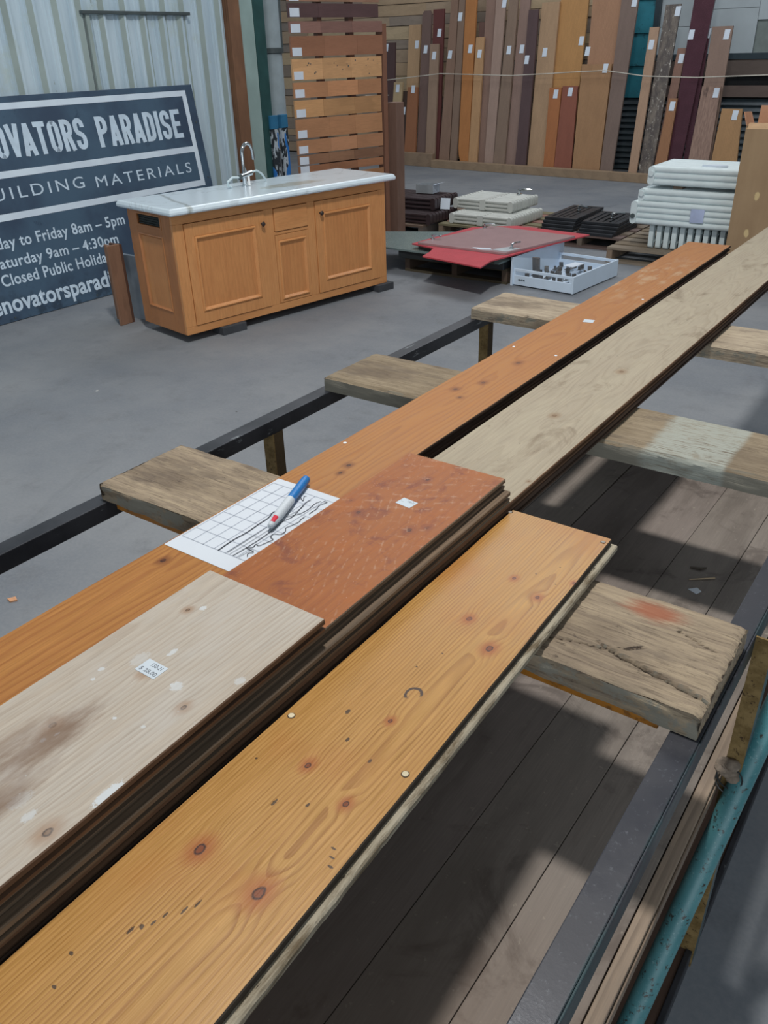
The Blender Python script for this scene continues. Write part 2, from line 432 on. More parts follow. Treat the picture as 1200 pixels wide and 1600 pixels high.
TAGM = flat('white_price_card', C(176, 184, 194, K), 0.5, var=.04)
RK = [  # colour, base x0 x1, top x0 x1, top z, layer, tag (x, z) or None, label
 ((66, 48, 48), -8.86, -8.69, -9.08, -8.82, 1.79, .06, (-9.0, 1.72), 'short dark maroon-brown plank at far left of the back row'),
 ((146, 124, 92), -8.753, -8.564, -8.752, -8.565, 1.22, .0, (-8.664, 1.13), 'short pale yellow plank near left end of the back row'),
 ((150, 118, 86), -8.556, -8.308, -8.627, -8.379, 2.03, .16, (-8.44, 1.75), 'light tan plank standing behind the short orange-brown one'),
 ((126, 78, 50), -8.433, -8.193, -8.455, -8.244, 1.15, .0, (-8.34, 1.12), 'short orange-brown plank beside the pale yellow one'),
 ((60, 46, 40), -8.571, -8.461, -8.6, -8.492, 1.09, .06, (-8.55, .80), 'narrow dark plank showing between pale yellow and orange-brown planks'),
 ((92, 72, 66), -8.193, -8.021, -8.3, -8.111, 2.21, .05, (-8.18, 1.68), 'grey-brown plank with rounded top beside the maroon one'),
 ((84, 42, 40), -7.931, -7.736, -8.094, -7.877, 2.22, .06, (-7.94, 1.9), 'deep maroon plank with cut top, left half of back row'),
 ((124, 100, 82), -7.986, -7.788, -8.064, -7.888, 1.75, .0, (-7.97, 1.59), 'light brown plank standing in front of the maroon one'),
 ((112, 86, 70), -7.707, -7.502, -7.726, -7.599, 2.67, .0, (-7.662, 1.6), 'tall brown plank just right of the maroon plank'),
 ((108, 86, 72), -7.488, -7.35, -7.59, -7.475, 2.67, .0, (-7.53, 2.1), 'narrow tall brown plank just left of the bright orange one'),
 ((150, 94, 48), -7.324, -7.126, -7.468, -7.27, 2.66, .0, (-7.29, 1.67), 'tall bright orange plank with rounded lower corner'),
 ((152, 114, 78), -7.126, -6.955, -7.2, -7.049, 1.82, .0, (-7.112, 1.6), 'knotty light pine plank right of the bright orange one'),
 ((92, 68, 60), -7.112, -6.977, -7.239, -7.123, 2.02, .12, None, 'dark brown plank end peeping over the light pine plank'),
 ((116, 90, 78), -7.015, -6.846, -7.129, -6.959, 2.64, .06, None, 'tall pinkish brown plank behind the light pine plank'),
 ((132, 108, 96), -6.823, -6.657, -6.922, -6.743, 2.63, .0, (-6.76, 2.24), 'tall pale pinkish plank left of the middle of the back row'),
 ((110, 90, 76), -6.658, -6.448, -6.691, -6.535, 2.62, .0, (-6.595, 1.64), 'tall mid brown plank right of the pale pinkish one'),
 ((118, 94, 84), -6.463, -6.279, -6.527, -6.357, 2.62, .05, (-6.40, 1.65), 'tall brown plank with three dark dots, left of the purple-brown one'),
 ((72, 54, 56), -6.263, -6.071, -6.333, -6.164, 2.14, .0, (-6.27, 1.51), 'dark purple-brown plank left of the broad tan one'),
 ((142, 112, 84), -6.071, -5.774, -6.15, -5.862, 2.22, .05, (-6.01, 1.6), 'broad tan plank left of the wide golden slab'),
 ((152, 108, 60), -5.809, -5.362, -5.886, -5.448, 2.58, .10, (-5.47, 1.73), 'very wide golden slab in the middle of the back row'),
 ((142, 84, 46), -5.768, -5.592, -5.834, -5.632, 1.15, .0, (-5.72, 1.07), 'short orange plank in front of the golden slab'),
 ((118, 66, 50), -5.592, -5.305, -5.624, -5.379, 1.17, .0, (-5.49, 1.1), 'short red-brown plank in front of the golden slab'),
 ((134, 98, 66), -5.288, -4.855, -5.367, -4.91, 1.44, .0, (-5.0, 1.39), 'wide honey brown slab with cut top, waist high behind the rope'),
 ((136, 98, 72), -5.217, -4.797, -5.386, -4.85, 2.55, .06, (-5.335, 1.6), 'wide tall pinkish slab behind the honey brown one'),
 ((100, 82, 74), -4.848, -4.659, -4.922, -4.662, 2.53, .0, (-4.72, 2.16), 'tall grey-brown plank left of the teal boards'),
 ((142, 112, 90), -4.422, -4.294, -4.449, -4.312, 1.86, .0, (-4.39, 1.66), 'narrow light tan plank right of the teal boards'),
 ((84, 78, 74), -4.29, -4.087, -4.296, -4.085, 2.11, .05, (-4.12, 2.03), 'speckled grey plank with flaking paint in back row'),
 ((112, 82, 68), -4.105, -3.966, -4.051, -3.933, 1.61, .10, (-3.98, 1.49), 'brown plank partly behind the tall purple one'),
 ((130, 88, 58), -4.065, -3.887, -4.017, -3.895, 1.03, .0, (-3.955, .94), 'short orange-brown plank left of the tall purple one'),
 ((62, 38, 46), -3.899, -3.714, -3.934, -3.647, 2.49, .05, (-3.885, 1.76), 'tall dark purple plank with a glossy edge'),
 ((56, 34, 40), -3.687, -3.613, -3.766, -3.658, 1.83, .10, (-3.69, 1.77), 'narrow dark maroon plank right of the tall purple one'),
 ((112, 90, 78), -3.56, -3.305, -3.632, -3.365, 1.84, .06, (-3.43, 1.75), 'tall brown plank rearmost of the pair right of the purple one'),
 ((122, 98, 88), -3.604, -3.318, -3.599, -3.354, 1.17, .0, (-3.405, 1.1), 'short stained pinkish plank in front of a taller brown one'),
 ((142, 104, 66), -3.299, -2.932, -3.292, -3.026, .92, .0, (-3.11, .85), 'short wide tan slab at right end of the back row'),
]
SPECK = None
m = Mat('flaking_grey_timber', .7); P = m.co((1, 1, .4)); n1 = m.noise(P, 9, 6, .7); n2 = m.noise(P, 40, 4, .7)
c = m.mix(m.rng(n1, .4, .65), C(72, 66, 64, K), C(104, 96, 88, K)); c = m.mix(m.rng(n2, .60, .66), c, C(160, 156, 148, K)); SPECK = m.out(c, .7, n2, .3)
m = Mat('stained_pink_timber', .6); P = m.co((1, 1, .25)); n1 = m.noise(P, 7, 4, .6); n2 = m.noise(m.co((60, 60, 4)), 1, 3)
c = m.mix(m.rng(n2, .3, .7), C(112, 90, 80, K), C(132, 108, 96, K)); c = m.mix(m.math('MULTIPLY', m.rng(n1, .55, .65), .7), c, C(60, 46, 42, K)); STAINED = m.out(c)
PURPLE = flat('purple_gloss_timber', C(64, 38, 46, K), .25, var=.1)
for (col, a0, a1, t0, t1, zt, lay, tg, lab) in RK:
    x0 = min(a0, a1); 
    yy = lambda x, z, d: yb(x) + 0.1 + 0.16 * z + lay + d
    mb = MB(); th = 0.035
    if 'rounded lower corner' in lab:
        for z0, z1, s0, s1 in ((0.02, .06, .13, .075), (.06, .12, .075, .04), (.12, .2, .04, .012), (.2, .3, .012, 0), (.3, zt, 0, 0)):
            la = lambda z: a0 + (t0 - a0) * z / zt; ra = lambda z: a1 + (t1 - a1) * z / zt
            pts = []
            for z, s in ((z0, s0), (z1, s1)):
                pts.append([(la(z) + s, yy(la(z), z, 0), z), (ra(z), yy(ra(z), z, 0), z), (ra(z), yy(ra(z), z, th), z), (la(z) + s, yy(la(z), z, th), z)])
            mb.hexa(pts[0], pts[1])
    else:
        zs = [0.02, zt] if 'rounded top' not in lab else [0.02, zt - .05, zt]
        for q in range(len(zs) - 1):
            pts = []
            for z in zs[q:q + 2]:
                f = (z - .02) / (zt - .02); s = .035 if ('rounded top' in lab and z == zt) else 0
                xa = a0 + (t0 - a0) * f + s + .003; xb = a1 + (t1 - a1) * f - s - .003
                pts.append([(xa, yy(xa, z, 0), z), (xb, yy(xb, z, 0), z), (xb, yy(xb, z, th), z), (xa, yy(xa, z, th), z)])
            mb.hexa(pts[0], pts[1])
    mat = SPECK if 'speckled' in lab else STAINED if 'stained' in lab else PURPLE if ('tall dark purple' in lab or 'narrow dark maroon' in lab) else tim(col, 'Z')
    base = ((a0 + a1) / 2, yb(a0) + 0.1, 0.0)
    o = mb.build('timber_plank', mat, None, base)
    tag(o, lab, 'plank', None)
    if tg:
        x, z = tg; w = .034; hh2 = .055
        mt = MB(); y0 = yy(x, z, 0)
        mt.hexa([(x - w, yy(x, z - hh2, -.004), z - hh2), (x + w, yy(x, z - hh2, -.004), z - hh2), (x + w, yy(x, z - hh2, -.001), z - hh2), (x - w, yy(x, z - hh2, -.001), z - hh2)],
                [(x - w + .006, yy(x, z + hh2, -.004), z + hh2), (x + w + .006, yy(x, z + hh2, -.004), z + hh2), (x + w + .006, yy(x, z + hh2, -.001), z + hh2), (x - w + .006, yy(x, z + hh2, -.001), z + hh2)])
        t = mt.build('price_tag', TAGM, None, base); t.parent = o; t.location = (0, 0, 0); t['label'] = 'white price tag'
ROPE = flat('white_cord', C(165, 160, 150, K), .8)
rp = [(-9.06, 12.50, 1.237), (-8.387, 12.455, 1.291), (-7.752, 12.41, 1.342), (-7.1, 12.36, 1.325), (-6.458, 12.30, 1.31), (-5.9, 12.26, 1.33), (-5.364, 12.22, 1.353), (-4.967, 12.19, 1.366), (-4.36, 12.13, 1.294), (-3.663, 12.07, 1.277), (-2.792, 12.0, 1.302), (-1.8, 11.93, 1.33)]
tag(MB().tube(rp, .007, 6).build('rope', ROPE), 'thin white rope strung across the row of leaning planks', 'rope')
tag(MB().tube([(-9.3, 12.5, 1.02), (-8.78, 12.45, 1.035)], .006, 6).build('rope', ROPE), 'second short rope below the long one at left end', 'rope')

# ---------------------------------------------------------------- sample display rack
rk = thing('display_rack', 'tall display rack of horizontal timber samples with white price cards', 'rack', (-5.215, 5.985, 0), -0.256)
rows = [(20, 115, (74, 52, 52), 0.0, 0.96), (142, 222, (104, 74, 66), 0.0, 1.0), (243, 385, (122, 80, 58), 0.0, 1.0), (402, 553, (160, 118, 78), 0.0, .985),
        (570, 683, (146, 100, 66), 0.0, .975), (700, 828, (158, 114, 72), 0.0, .97), (838, 985, (142, 98, 64), 0.0, .975), (1000, 1105, (146, 100, 68), 0.0, .98),
        (1115, 1190, (120, 84, 60), 0.0, .98), (1200, 1262, (128, 84, 56), 0.0, .975), (1290, 1360, (132, 90, 56), 0, .98), (1375, 1440, (118, 82, 56), 0, .98), (1460, 1530, (124, 88, 60), 0, .98), (-60, 8, (118, 86, 66), 0, .97), (-150, -75, (120, 90, 70), 0, .97)]
zr = lambda v: 2.07 - 0.00487 * v / 4.615
rv = random.Random(3)
for va, vb, col, s0, s1 in rows:
    zt, zb = zr(va), zr(vb)
    cuts = [s0, s0 + (s1 - s0) * rv.uniform(.3, .38), s0 + (s1 - s0) * rv.uniform(.64, .72), s1]
    par = None
    L = [tuple(int(q * f_) for q in col) for f_ in (rv.uniform(.93, 1.12), rv.uniform(.93, 1.12), rv.uniform(.93, 1.12))]
    mats = [tim(q, 'Y', .45) for q in L]
    mb = MB()
    for j in range(3): mb.box((-0.02, cuts[j] + .0007, zb), (0.0 - rv.uniform(0, .0015), cuts[j + 1] - .0007, zt), j)
    o = mb.build('sample_board', mats, rk)
    if va == 402:
        for q in range(16):
            hy, hz = rv.uniform(.12, .94), rv.uniform(zb + .02, zt - .015)
            MB().tube([(.0002, hy, hz), (.0008, hy, hz)], rv.uniform(.003, .007), 8).build('nail_hole', DARKTRIM, o)
    MB().box((0.0005, .012, zb + .004), (0.003, .108, zb + .066)).build('price_card', TAGM, o)['label'] = 'white price card'
RD = tim((84, 56, 44), 'Z')
for yy0, x0 in ((0.30, -.05), (.64, -.05)):
    MB().box((x0 - .03, yy0, 0), (x0 + .028, yy0 + .05, 2.45)).build('upright', RD, rk)
MB().box((-.10, 1.003, 0.0), (-.005, 1.05, 1.9)).build('upright', tim((104, 68, 50), 'Z'), rk)
BACKD = flat('shadowed_board', C(44, 38, 36, K), .8)
for k in range(16):
    zb = zr(-150) - .02 - k * .155
    if zb > .1: MB().box((-.109, .30, zb - .028), (-.081, .70, zb), 0).build('shelf', tim((96, 70, 54), 'Y'), rk)
tag(MB().box((-5.02, 7.06, 0.0), (-4.90, 7.19, 1.26)).build('timber_offcut', tim((98, 72, 60), 'Z'), bevel=.003), 'dark brown timber block standing beside the display rack', 'offcut')
tag(MB().box((-5.02, 7.195, 0.0), (-4.95, 7.25, 1.25)).build('timber_offcut', tim((150, 96, 60), 'Z'), bevel=.003), 'orange timber offcut standing beside the dark brown block', 'offcut')

# ---------------------------------------------------------------- sign
sign = thing('shop_sign', 'dark blue building materials shop sign leaning against the corrugated wall', 'sign', (-5.78, 3.0, 0))
SG = math.atan(0.148); sx, cxx = math.sin(SG), math.cos(SG)


def onsign(u, v, d=0.0):       # local point on the leaning face, d proud of it
    return (-v * sx + d * cxx, u - 3.0, v * cxx + d * sx)


def signquad(mb, u0, u1, v0, v1, d0, d1, mi=0):
    mb.hexa([onsign(u0, v0, d0), onsign(u0, v0, d1), onsign(u1, v0, d1), onsign(u1, v0, d0)],
            [onsign(u0, v1, d0), onsign(u0, v1, d1), onsign(u1, v1, d1), onsign(u1, v1, d0)], mi)


m = Mat('navy_sign_paint', .4, 0, .5)
P = m.co(); n1 = m.noise(P, 1.6, 5, .6); n2 = m.noise(m.co((1, 1, 1.0)), 6, 8, .75, 1.5)
c = m.mix(m.rng(n1, .35, .65), C(48, 62, 80, K), C(60, 80, 98, K))
c = m.mix(m.math('MULTIPLY', m.rng(n2, .60, .68), .45), c, C(30, 42, 58, K))
sp = m.n('SeparateXYZ', {0: P}).outputs
low = m.math('MULTIPLY', m.rng(sp[2], .35, 0.0), m.rng(m.noise(P, 9, 6, .7), .5, .6)); c = m.mix(m.math('MULTIPLY', low, .6), c, C(34, 44, 54, K))
NAVY = m.out(c, .4, n2, .05)
mb = MB(); signquad(mb, 2.98, 5.545, 0.004, 1.495, -0.02, 0.0); mb.build('panel', NAVY, sign, bevel=.002)
WHITE = flat('sign_white', C(178, 190, 204, K), .5, var=.06, scale=5)
WHT = flat('sign_lettering', C(166, 182, 196, K), .5, var=.08, scale=12)
mb = MB()
for u0, u1, v0, v1 in ((3.06, 5.46, 1.41, 1.453), (3.06, 5.46, .69, .737), (5.415, 5.46, .737, 1.41), (3.06, 3.105, .737, 1.41), (3.105, 5.415, .97, 1.016)):
    signquad(mb, u0, u1, v0, v1, .0004, .0014)
mb.build('border', WHITE, sign)['label'] = 'white border lines'
for u, v in ((3.31, .03), (4.05, .03), (3.40, 1.472), (5.51, .75), (5.51, 1.2)):
    mb = MB(); signquad(mb, u - .006, u + .006, v - .006, v + .006, .0004, .004); mb.build('screw', DARKTRIM, sign)


def textmesh(s, off=0.0, space=1.0, ext=0.0):
    cu = bpy.data.curves.new('lettering', 'FONT'); cu.body = s; cu.offset = off; cu.space_character = space; cu.resolution_u = 4
    cu.extrude = ext
    o = bpy.data.objects.new('lettering', cu); COL.objects.link(o)
    dg = bpy.context.evaluated_depsgraph_get(); dg.update()
    me = bpy.data.meshes.new_from_object(o.evaluated_get(dg))
    bpy.data.objects.remove(o); bpy.data.curves.remove(cu)
    return me


def textw(s, off, space):
    me = textmesh(s, off, space); xs = [v.co.x for v in me.vertices]; r = (min(xs), max(xs)); bpy.data.meshes.remove(me); return r


def lettering(s, sub, uL, uR, base, cap, off, space, parent, put, mat, name='lettering', d=.0016, scale=None, stuff=False):
    i = s.index(sub); pre = s[:i]
    H = max(v.co.y for v in textmesh('H', off, space).vertices)
    if scale is None:
        a = textw(pre + sub[0], off, space)[1] - (textw(sub[0], off, space)[1] - textw(sub[0], off, space)[0]); b = textw(pre + sub, off, space)[1]
        sc = (uR - uL) / (b - a); u0 = uL - a * sc
    else:
        sc = scale; u0 = uR - textw(s, off, space)[1] * sc
    at = 0; o = None
    for w_ in (s.split(' ') if stuff else s.replace(' ', '')):
        at = s.index(w_, at); p_ = s[:at]
        dx = (textw(p_ + w_[0], off, space)[1] - textw(w_[0], off, space)[1]) if p_ else 0.0
        me = textmesh(w_, off, space)
        for v in me.vertices: v.co = put(u0 + (v.co.x + dx) * sc, base + v.co.y * cap / H, d)
        me.materials.clear(); me.materials.append(mat)
        o = bpy.data.objects.new(name if stuff else 'letter', me); COL.objects.link(o); o.parent = parent
        if stuff: o['kind'] = 'stuff'
        at += len(w_)
    return o, sc


# the title is set in a tall condensed face: each letter drawn as broad strokes
def arcp(cx, cy, rx, ry, a0, a1, n=7): return [(cx + rx * math.cos(math.radians(a0 + (a1 - a0) * k / n)), cy + ry * math.sin(math.radians(a0 + (a1 - a0) * k / n))) for k in range(n + 1)]


T_ = .036; CW = .092; CH = .222
def strokes(ch):
    w, h, t = CW, CH, T_ / 2; r = .034; L0, R0, B0_, U0 = t, w - t, t, h - t
    bowl = [(L0, U0), (R0 - r, U0)] + arcp(R0 - r, U0 - r, r, r, 90, 0, 5) + arcp(R0 - r, h * .5 + r, r, r, 0, -90, 5) + [(L0, h * .5)]
    if ch == 'R': return [[(L0, 0), (L0, h)], bowl, [(w * .55, h * .5), (R0 + .002, 0)]]
    if ch == 'P': return [[(L0, 0), (L0, h)], bowl]
    if ch == 'E': return [[(L0, 0), (L0, h)], [(L0, U0), (w, U0)], [(L0, h * .5), (w * .9, h * .5)], [(L0, B0_), (w, B0_)]]
    if ch == 'N': return [[(L0, 0), (L0, h)], [(R0, 0), (R0, h)], [(L0, h - .01), (R0, .01)]]
    if ch == 'O': return [[(L0, h * .5)] + arcp(L0 + r, U0 - r, r, r, 180, 90, 5)[0:] + arcp(R0 - r, U0 - r, r, r, 90, 0, 5) + arcp(R0 - r, B0_ + r, r, r, 0, -90, 5) + arcp(L0 + r, B0_ + r, r, r, -90, -180, 5) + [(L0, h * .5 + .001)]]
    if ch == 'V': return [[(t * .7, h), (w / 2, .004)], [(w - t * .7, h), (w / 2, .004)]]
    if ch == 'A': return [[(t * .7, 0), (w / 2, h - .004)], [(w - t * .7, 0), (w / 2, h - .004)], [(w * .22, h * .24), (w * .78, h * .24)]]
    if ch == 'T': return [[(w / 2, 0), (w / 2, h)], [(0, U0), (w, U0)]]
    if ch == 'D': return [[(L0, 0), (L0, h)], [(L0, U0), (R0 - r, U0)] + arcp(R0 - r, U0 - r, r, r, 90, 0, 5) + arcp(R0 - r, B0_ + r, r, r, 0, -90, 5) + [(L0, B0_)]]
    if ch == 'I': return [[(L0, 0), (L0, h)]]
    if ch == 'S': return [[(R0, h * .70), (R0, U0 - r)] + arcp(R0 - r * .7, U0 - r, r * .7, r, 0, 90, 4) + arcp(L0 + r * .7, U0 - r, r * .7, r, 90, 180, 4) + [(L0, h * .64), (L0 + .008, h * .56), (R0 - .008, h * .44), (R0, h * .36)] + [(R0, B0_ + r)] + arcp(R0 - r * .7, B0_ + r, r * .7, r, 0, -90, 4) + arcp(L0 + r * .7, B0_ + r, r * .7, r, -90, -180, 4) + [(L0, h * .30)]]


def title(word, uL, uR, base):
    ws = [T_ if ch == 'I' else CW for ch in word]; gap = .016
    nat = sum(ws) + gap * (len(word) - 1); k = (uR - uL) / nat; x = uL
    for ch, w in zip(word, ws):
        mb = MB()
        for q_, p in enumerate(strokes(ch)):
            tmp = MB().ribbon(p, T_, 0)
            mb.add([onsign(x + a * k, base + b2, .0014 + .0005 * q_) for a, b2, _ in tmp.v], tmp.f)
        mb.build('letter', WHT, sign, fix=False)
        x += (w + gap) * k


title('PARADISE', 4.464, 5.335, 1.092)
title('RENOVATORS', 3.232, 4.352, 1.094)
_, sc2 = lettering('MATERIALS', 'MATERIALS', 4.328, 5.336, .812, .080, .0, 1.32, sign, onsign, WHT)
lettering('BUILDING', 'B', 0, 4.218, .828, .080, .0, 1.32, sign, onsign, WHT, scale=sc2)
lettering('Monday to Friday 8am \u2013 5pm', 'Friday 8am \u2013 5', 3.677, 4.356, .510, .078, .018, 1.06, sign, onsign, WHT)
lettering('Saturday 9am \u2013 4:30pm', 'aturday 9am \u2013 4:30pm', 3.323, 4.39, .378, .075, .018, 1.06, sign, onsign, WHT)
lettering('Closed Public Holidays', 'Closed Public Holiday', 3.296, 4.285, .256, .080, .018, 1.06, sign, onsign, WHT)
lettering('renovatorsparadise.com.au', 'novatorsparadi', 3.240, 4.229, .072, .122, .026, 1.02, sign, onsign, WHT)

# ---------------------------------------------------------------- vanity cabinet
cab = thing('sink_cabinet', 'golden wooden sink cabinet with white marble top, taps resting on it', 'cabinet', (-4.24, 3.61, 0), math.atan2(1.847, 0.323))
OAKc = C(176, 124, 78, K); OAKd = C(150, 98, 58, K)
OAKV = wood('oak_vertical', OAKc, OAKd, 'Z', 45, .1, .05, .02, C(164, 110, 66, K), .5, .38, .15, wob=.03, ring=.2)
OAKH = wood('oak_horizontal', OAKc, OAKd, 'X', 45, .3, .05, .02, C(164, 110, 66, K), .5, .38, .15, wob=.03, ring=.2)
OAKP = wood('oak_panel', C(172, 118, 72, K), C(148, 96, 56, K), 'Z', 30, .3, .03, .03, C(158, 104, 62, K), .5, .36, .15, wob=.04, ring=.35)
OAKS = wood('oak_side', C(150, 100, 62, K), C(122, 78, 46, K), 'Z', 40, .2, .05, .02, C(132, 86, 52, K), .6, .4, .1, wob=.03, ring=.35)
BRASS = flat('dark_knob', C(62, 56, 54, K), .35, .6)
X1 = 1.885; DP = 0.545; Z0 = .055; Z1 = .825
b = MB()    # carcass behind the face
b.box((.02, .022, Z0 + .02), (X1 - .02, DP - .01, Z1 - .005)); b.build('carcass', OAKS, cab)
MB().box((0, 0, Z0), (X1, .022, .105)).build('plinth', OAKH, cab, bevel=.002)
MB().box((0, 0, .765), (X1, .022, Z1)).build('top_rail', OAKH, cab, bevel=.002)
for xa, xb in ((0, .078), (.722, .798), (1.104, 1.172), (1.808, X1)):
    MB().box((xa, 0.0, .1055), (xb, .022, .7645)).build('stile', OAKV, cab, bevel=.002)
MB().box((.798, .001, .585), (1.104, .022, .605)).build('middle_rail', OAKH, cab, bevel=.002)


def panel_door(name, xa, xb, za, zb, px0, px1, pz0, pz1, fy, parent, raised=True):
    """frame of four members, moulding and a recessed panel"""
    d = MB()
    d.box((xa, fy, za), (px0, fy + .021, zb)); d.box((px1, fy, za), (xb, fy + .021, zb))
    d.box((px0, fy, za), (px1, fy + .021, pz0)); d.box((px0, fy, pz1), (px1, fy + .021, zb))
    o = d.build(name, OAKV, parent, bevel=.0015)
    mo = MB(); w = .028
    prof = [(0, .004), (.006, -.007), (.013, -.008), (.018, -.002), (w, .010)]
    for (i0, d0), (i1, d1) in zip(prof, prof[1:]):
        a = [(px0 + i0, pz0 + i0), (px1 - i0, pz0 + i0), (px1 - i0, pz1 - i0), (px0 + i0, pz1 - i0)]
        c2 = [(px0 + i1, pz0 + i1), (px1 - i1, pz0 + i1), (px1 - i1, pz1 - i1), (px0 + i1, pz1 - i1)]
        for k in range(4):
            k2 = (k + 1) % 4
            mo.add([(a[k][0], fy + d0, a[k][1]), (a[k2][0], fy + d0, a[k2][1]), (c2[k2][0], fy + d1, c2[k2][1]), (c2[k][0], fy + d1, c2[k][1])], [(0, 1, 2, 3)])
    mo.build('moulding', OAKH, o, fix=False)
    MB().box((px0 + w - .004, fy + .0085, pz0 + w - .004), (px1 - w + .004, fy + .019, pz1 - w + .004)).build('panel', OAKP, o)
    return o


def knob(x, z, parent, fy):
    k = MB().lathe([(.006, 0), (.006, .012), (.014, .018), (.016, .026), (.011, .033), (.003, .035)], 14)
    k.v = [(x + a, fy - c2, z + b2) for a, b2, c2 in k.v]
    o = k.build('knob', BRASS, parent, smooth=True); o['label'] = 'dark round knob'


d1 = panel_door('door', .081, .719, .109, .761, .146, .640, .186, .678, -.006, cab); knob(.688, .680, d1, -.006)
d2 = panel_door('door', 1.175, 1.805, .109, .761, 1.244, 1.722, .190, .680, -.006, cab); knob(1.217, .680, d2, -.006)
panel_door('fixed_panel', .801, 1.101, .109, .582, .822, 1.082, .128, .545, -.001, cab)
MB().box((.803, -.006, .609), (1.100, .016, .760)).build('drawer_front', OAKH, cab, bevel=.004)
# side towards the viewer: frame, vent and panel (x = 0 plane, y runs into the cabinet)
s = MB()
s.box((-.001, .022, Z0), (.02, .13, Z1)); s.box((-.001, .44, Z0), (.02, DP, Z1)); s.box((-.001, .13, Z0), (.02, .44, .185)); s.box((-.001, .13, .68), (.02, .44, .722)); s.box((-.001, .13, .812), (.02, .44, Z1))
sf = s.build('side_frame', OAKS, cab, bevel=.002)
mo = MB()
for i0, d0, i1, d1_ in ((0, -.001, .008, -.006), (.008, -.006, .02, .008)):
    a = [(.13 + i0, .185 + i0), (.44 - i0, .185 + i0), (.44 - i0, .68 - i0), (.13 + i0, .68 - i0)]; c2 = [(.13 + i1, .185 + i1), (.44 - i1, .185 + i1), (.44 - i1, .68 - i1), (.13 + i1, .68 - i1)]
    for k in range(4):
        k2 = (k + 1) % 4
        mo.add([(d0, a[k][0], a[k][1]), (d0, a[k2][0], a[k2][1]), (d1_, c2[k2][0], c2[k2][1]), (d1_, c2[k][0], c2[k][1])], [(0, 1, 2, 3)])
mo.build('moulding', OAKS, sf, fix=False)
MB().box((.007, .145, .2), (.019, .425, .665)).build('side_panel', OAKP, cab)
v = MB(); v.box((-.003, .13, .722), (.004, .145, .812)); v.box((-.003, .425, .722), (.004, .44, .812)); v.box((-.003, .145, .722), (.004, .425, .735)); v.box((-.003, .145, .80), (.004, .425, .812))
vf = v.build('vent_frame', OAKS, cab)
vm = MB(); vm.box((.014, .145, .735), (.018, .425, .80))
for k in range(4): vm.box((.006, .15, .742 + k * .015), (.014, .42, .747 + k * .015))
vm.build('vent', flat('dark_mesh', C(40, 42, 40, K), .5, .3), vf)
m = Mat('white_marble', .22, 0, .5, .3)
P = m.co(); w1 = m.noise(P, 1.7, 6, .6, 1.2); vein = m.math('ABSOLUTE', m.math('SUBTRACT', w1, .5))
c = m.mix(m.math('MULTIPLY', m.rng(vein, .02, .0), .35), C(178, 190, 198, K), C(140, 148, 152, K))
spx = m.n('SeparateXYZ', {0: P}).outputs
w2 = m.noise(P, 5, 4, .6)
lv = m.math('ABSOLUTE', m.math('SUBTRACT', m.math('ADD', m.math('SUBTRACT', spx[0], m.math('MULTIPLY', spx[1], .3)), m.math('MULTIPLY', w2, .12)), .17))
c = m.mix(m.math('MULTIPLY', m.rng(lv, .025, .0), .75), c, C(120, 124, 118, K))
dd = m.vmath('LENGTH', m.vmath('MULTIPLY', m.vmath('SUBTRACT', P, (1.12, .17, .87)), (3.2, 9, 0)))
c = m.mix(m.math('MULTIPLY', m.rng(m.math('ADD', dd, m.math('MULTIPLY', m.noise(P, 14, 4), .7)), 1.35, .9), .6), c, C(130, 122, 96, K))
MARB = m.out(c, .22)
mb = MB()
prof = [(0, .8265), (.012, .830), (.018, .838), (.018, .850), (.010, .866), (0, .872)]   # moulded edge: outset, height
out0 = (-.028, -.052, X1 + .035, DP + .03)
rings = []
for i0, z in prof:
    rings.append([(out0[0] - i0, out0[1] - i0, z), (out0[2] + i0, out0[1] - i0, z), (out0[2] + i0, out0[3] + i0, z), (out0[0] - i0, out0[3] + i0, z)])
vs = [q for r_ in rings for q in r_]; fs = [(3, 2, 1, 0), tuple(4 * (len(prof) - 1) + k for k in range(4))]
for i in range(len(prof) - 1):
    for k in range(4): fs.append((4 * i + k, 4 * i + (k + 1) % 4, 4 * i + 4 + (k + 1) % 4, 4 * i + 4 + k))
MB().add(vs, fs).build('counter_top', MARB, cab)['label'] = 'white marble counter top with grey veins'
FOAM = flat('black_foam', C(52, 54, 58, K), .9)
for x0, x1, lab in ((.26, .46, 'dark support block under near left end of the cabinet'), (1.76, 1.93, 'dark support block under far right end of the cabinet')):
    bl = MB().box((x0, -.035, .0), (x1, .10, .054)).build('support_block', FOAM, bevel=.004); bl.matrix_world = cab.matrix_basis.copy()
    bl.location = (-4.24, 3.61, 0); bl.rotation_euler = cab.rotation_euler
    tag(bl, lab, 'block')

CHROME = flat('chrome', C(190, 196, 200, 1.12), .12, 1.0, var=.02)
WPLAS = flat('white_plastic_hose', C(170, 184, 188, K), .4)
tp = thing('kitchen_tap', 'chrome gooseneck kitchen tap standing on the marble counter', 'tap', (-4.46, 4.52, .8725))
arc = [(0, 0, .06), (0, 0, .20)] + [(-.004, .055 - .055 * math.cos(a), .20 + .075 * math.sin(a)) for a in [PI * k / 10 for k in range(1, 10)]] + [(-.006, .115, .165)]
MB().tube(arc, .0115, 12).build('spout', CHROME, tp, smooth=True)
MB().lathe([(.024, 0), (.024, .006), (.015, .012), (.015, .06)], 16).build('base', CHROME, tp, smooth=True)
MB().tube([(.0, -.035, .068), (.0, .075, .082)], .018, 12).build('body', CHROME, tp, smooth=True)
MB().tube([(0.004, .02, .085), (.004, .005, .13)], [.008, .006], 8).build('lever', CHROME, tp, smooth=True)
MB().tube([(-.004, -.052, .062), (-.003, -.035, .067)], .016, 10).build('end_cap', DARKTRIM, tp)
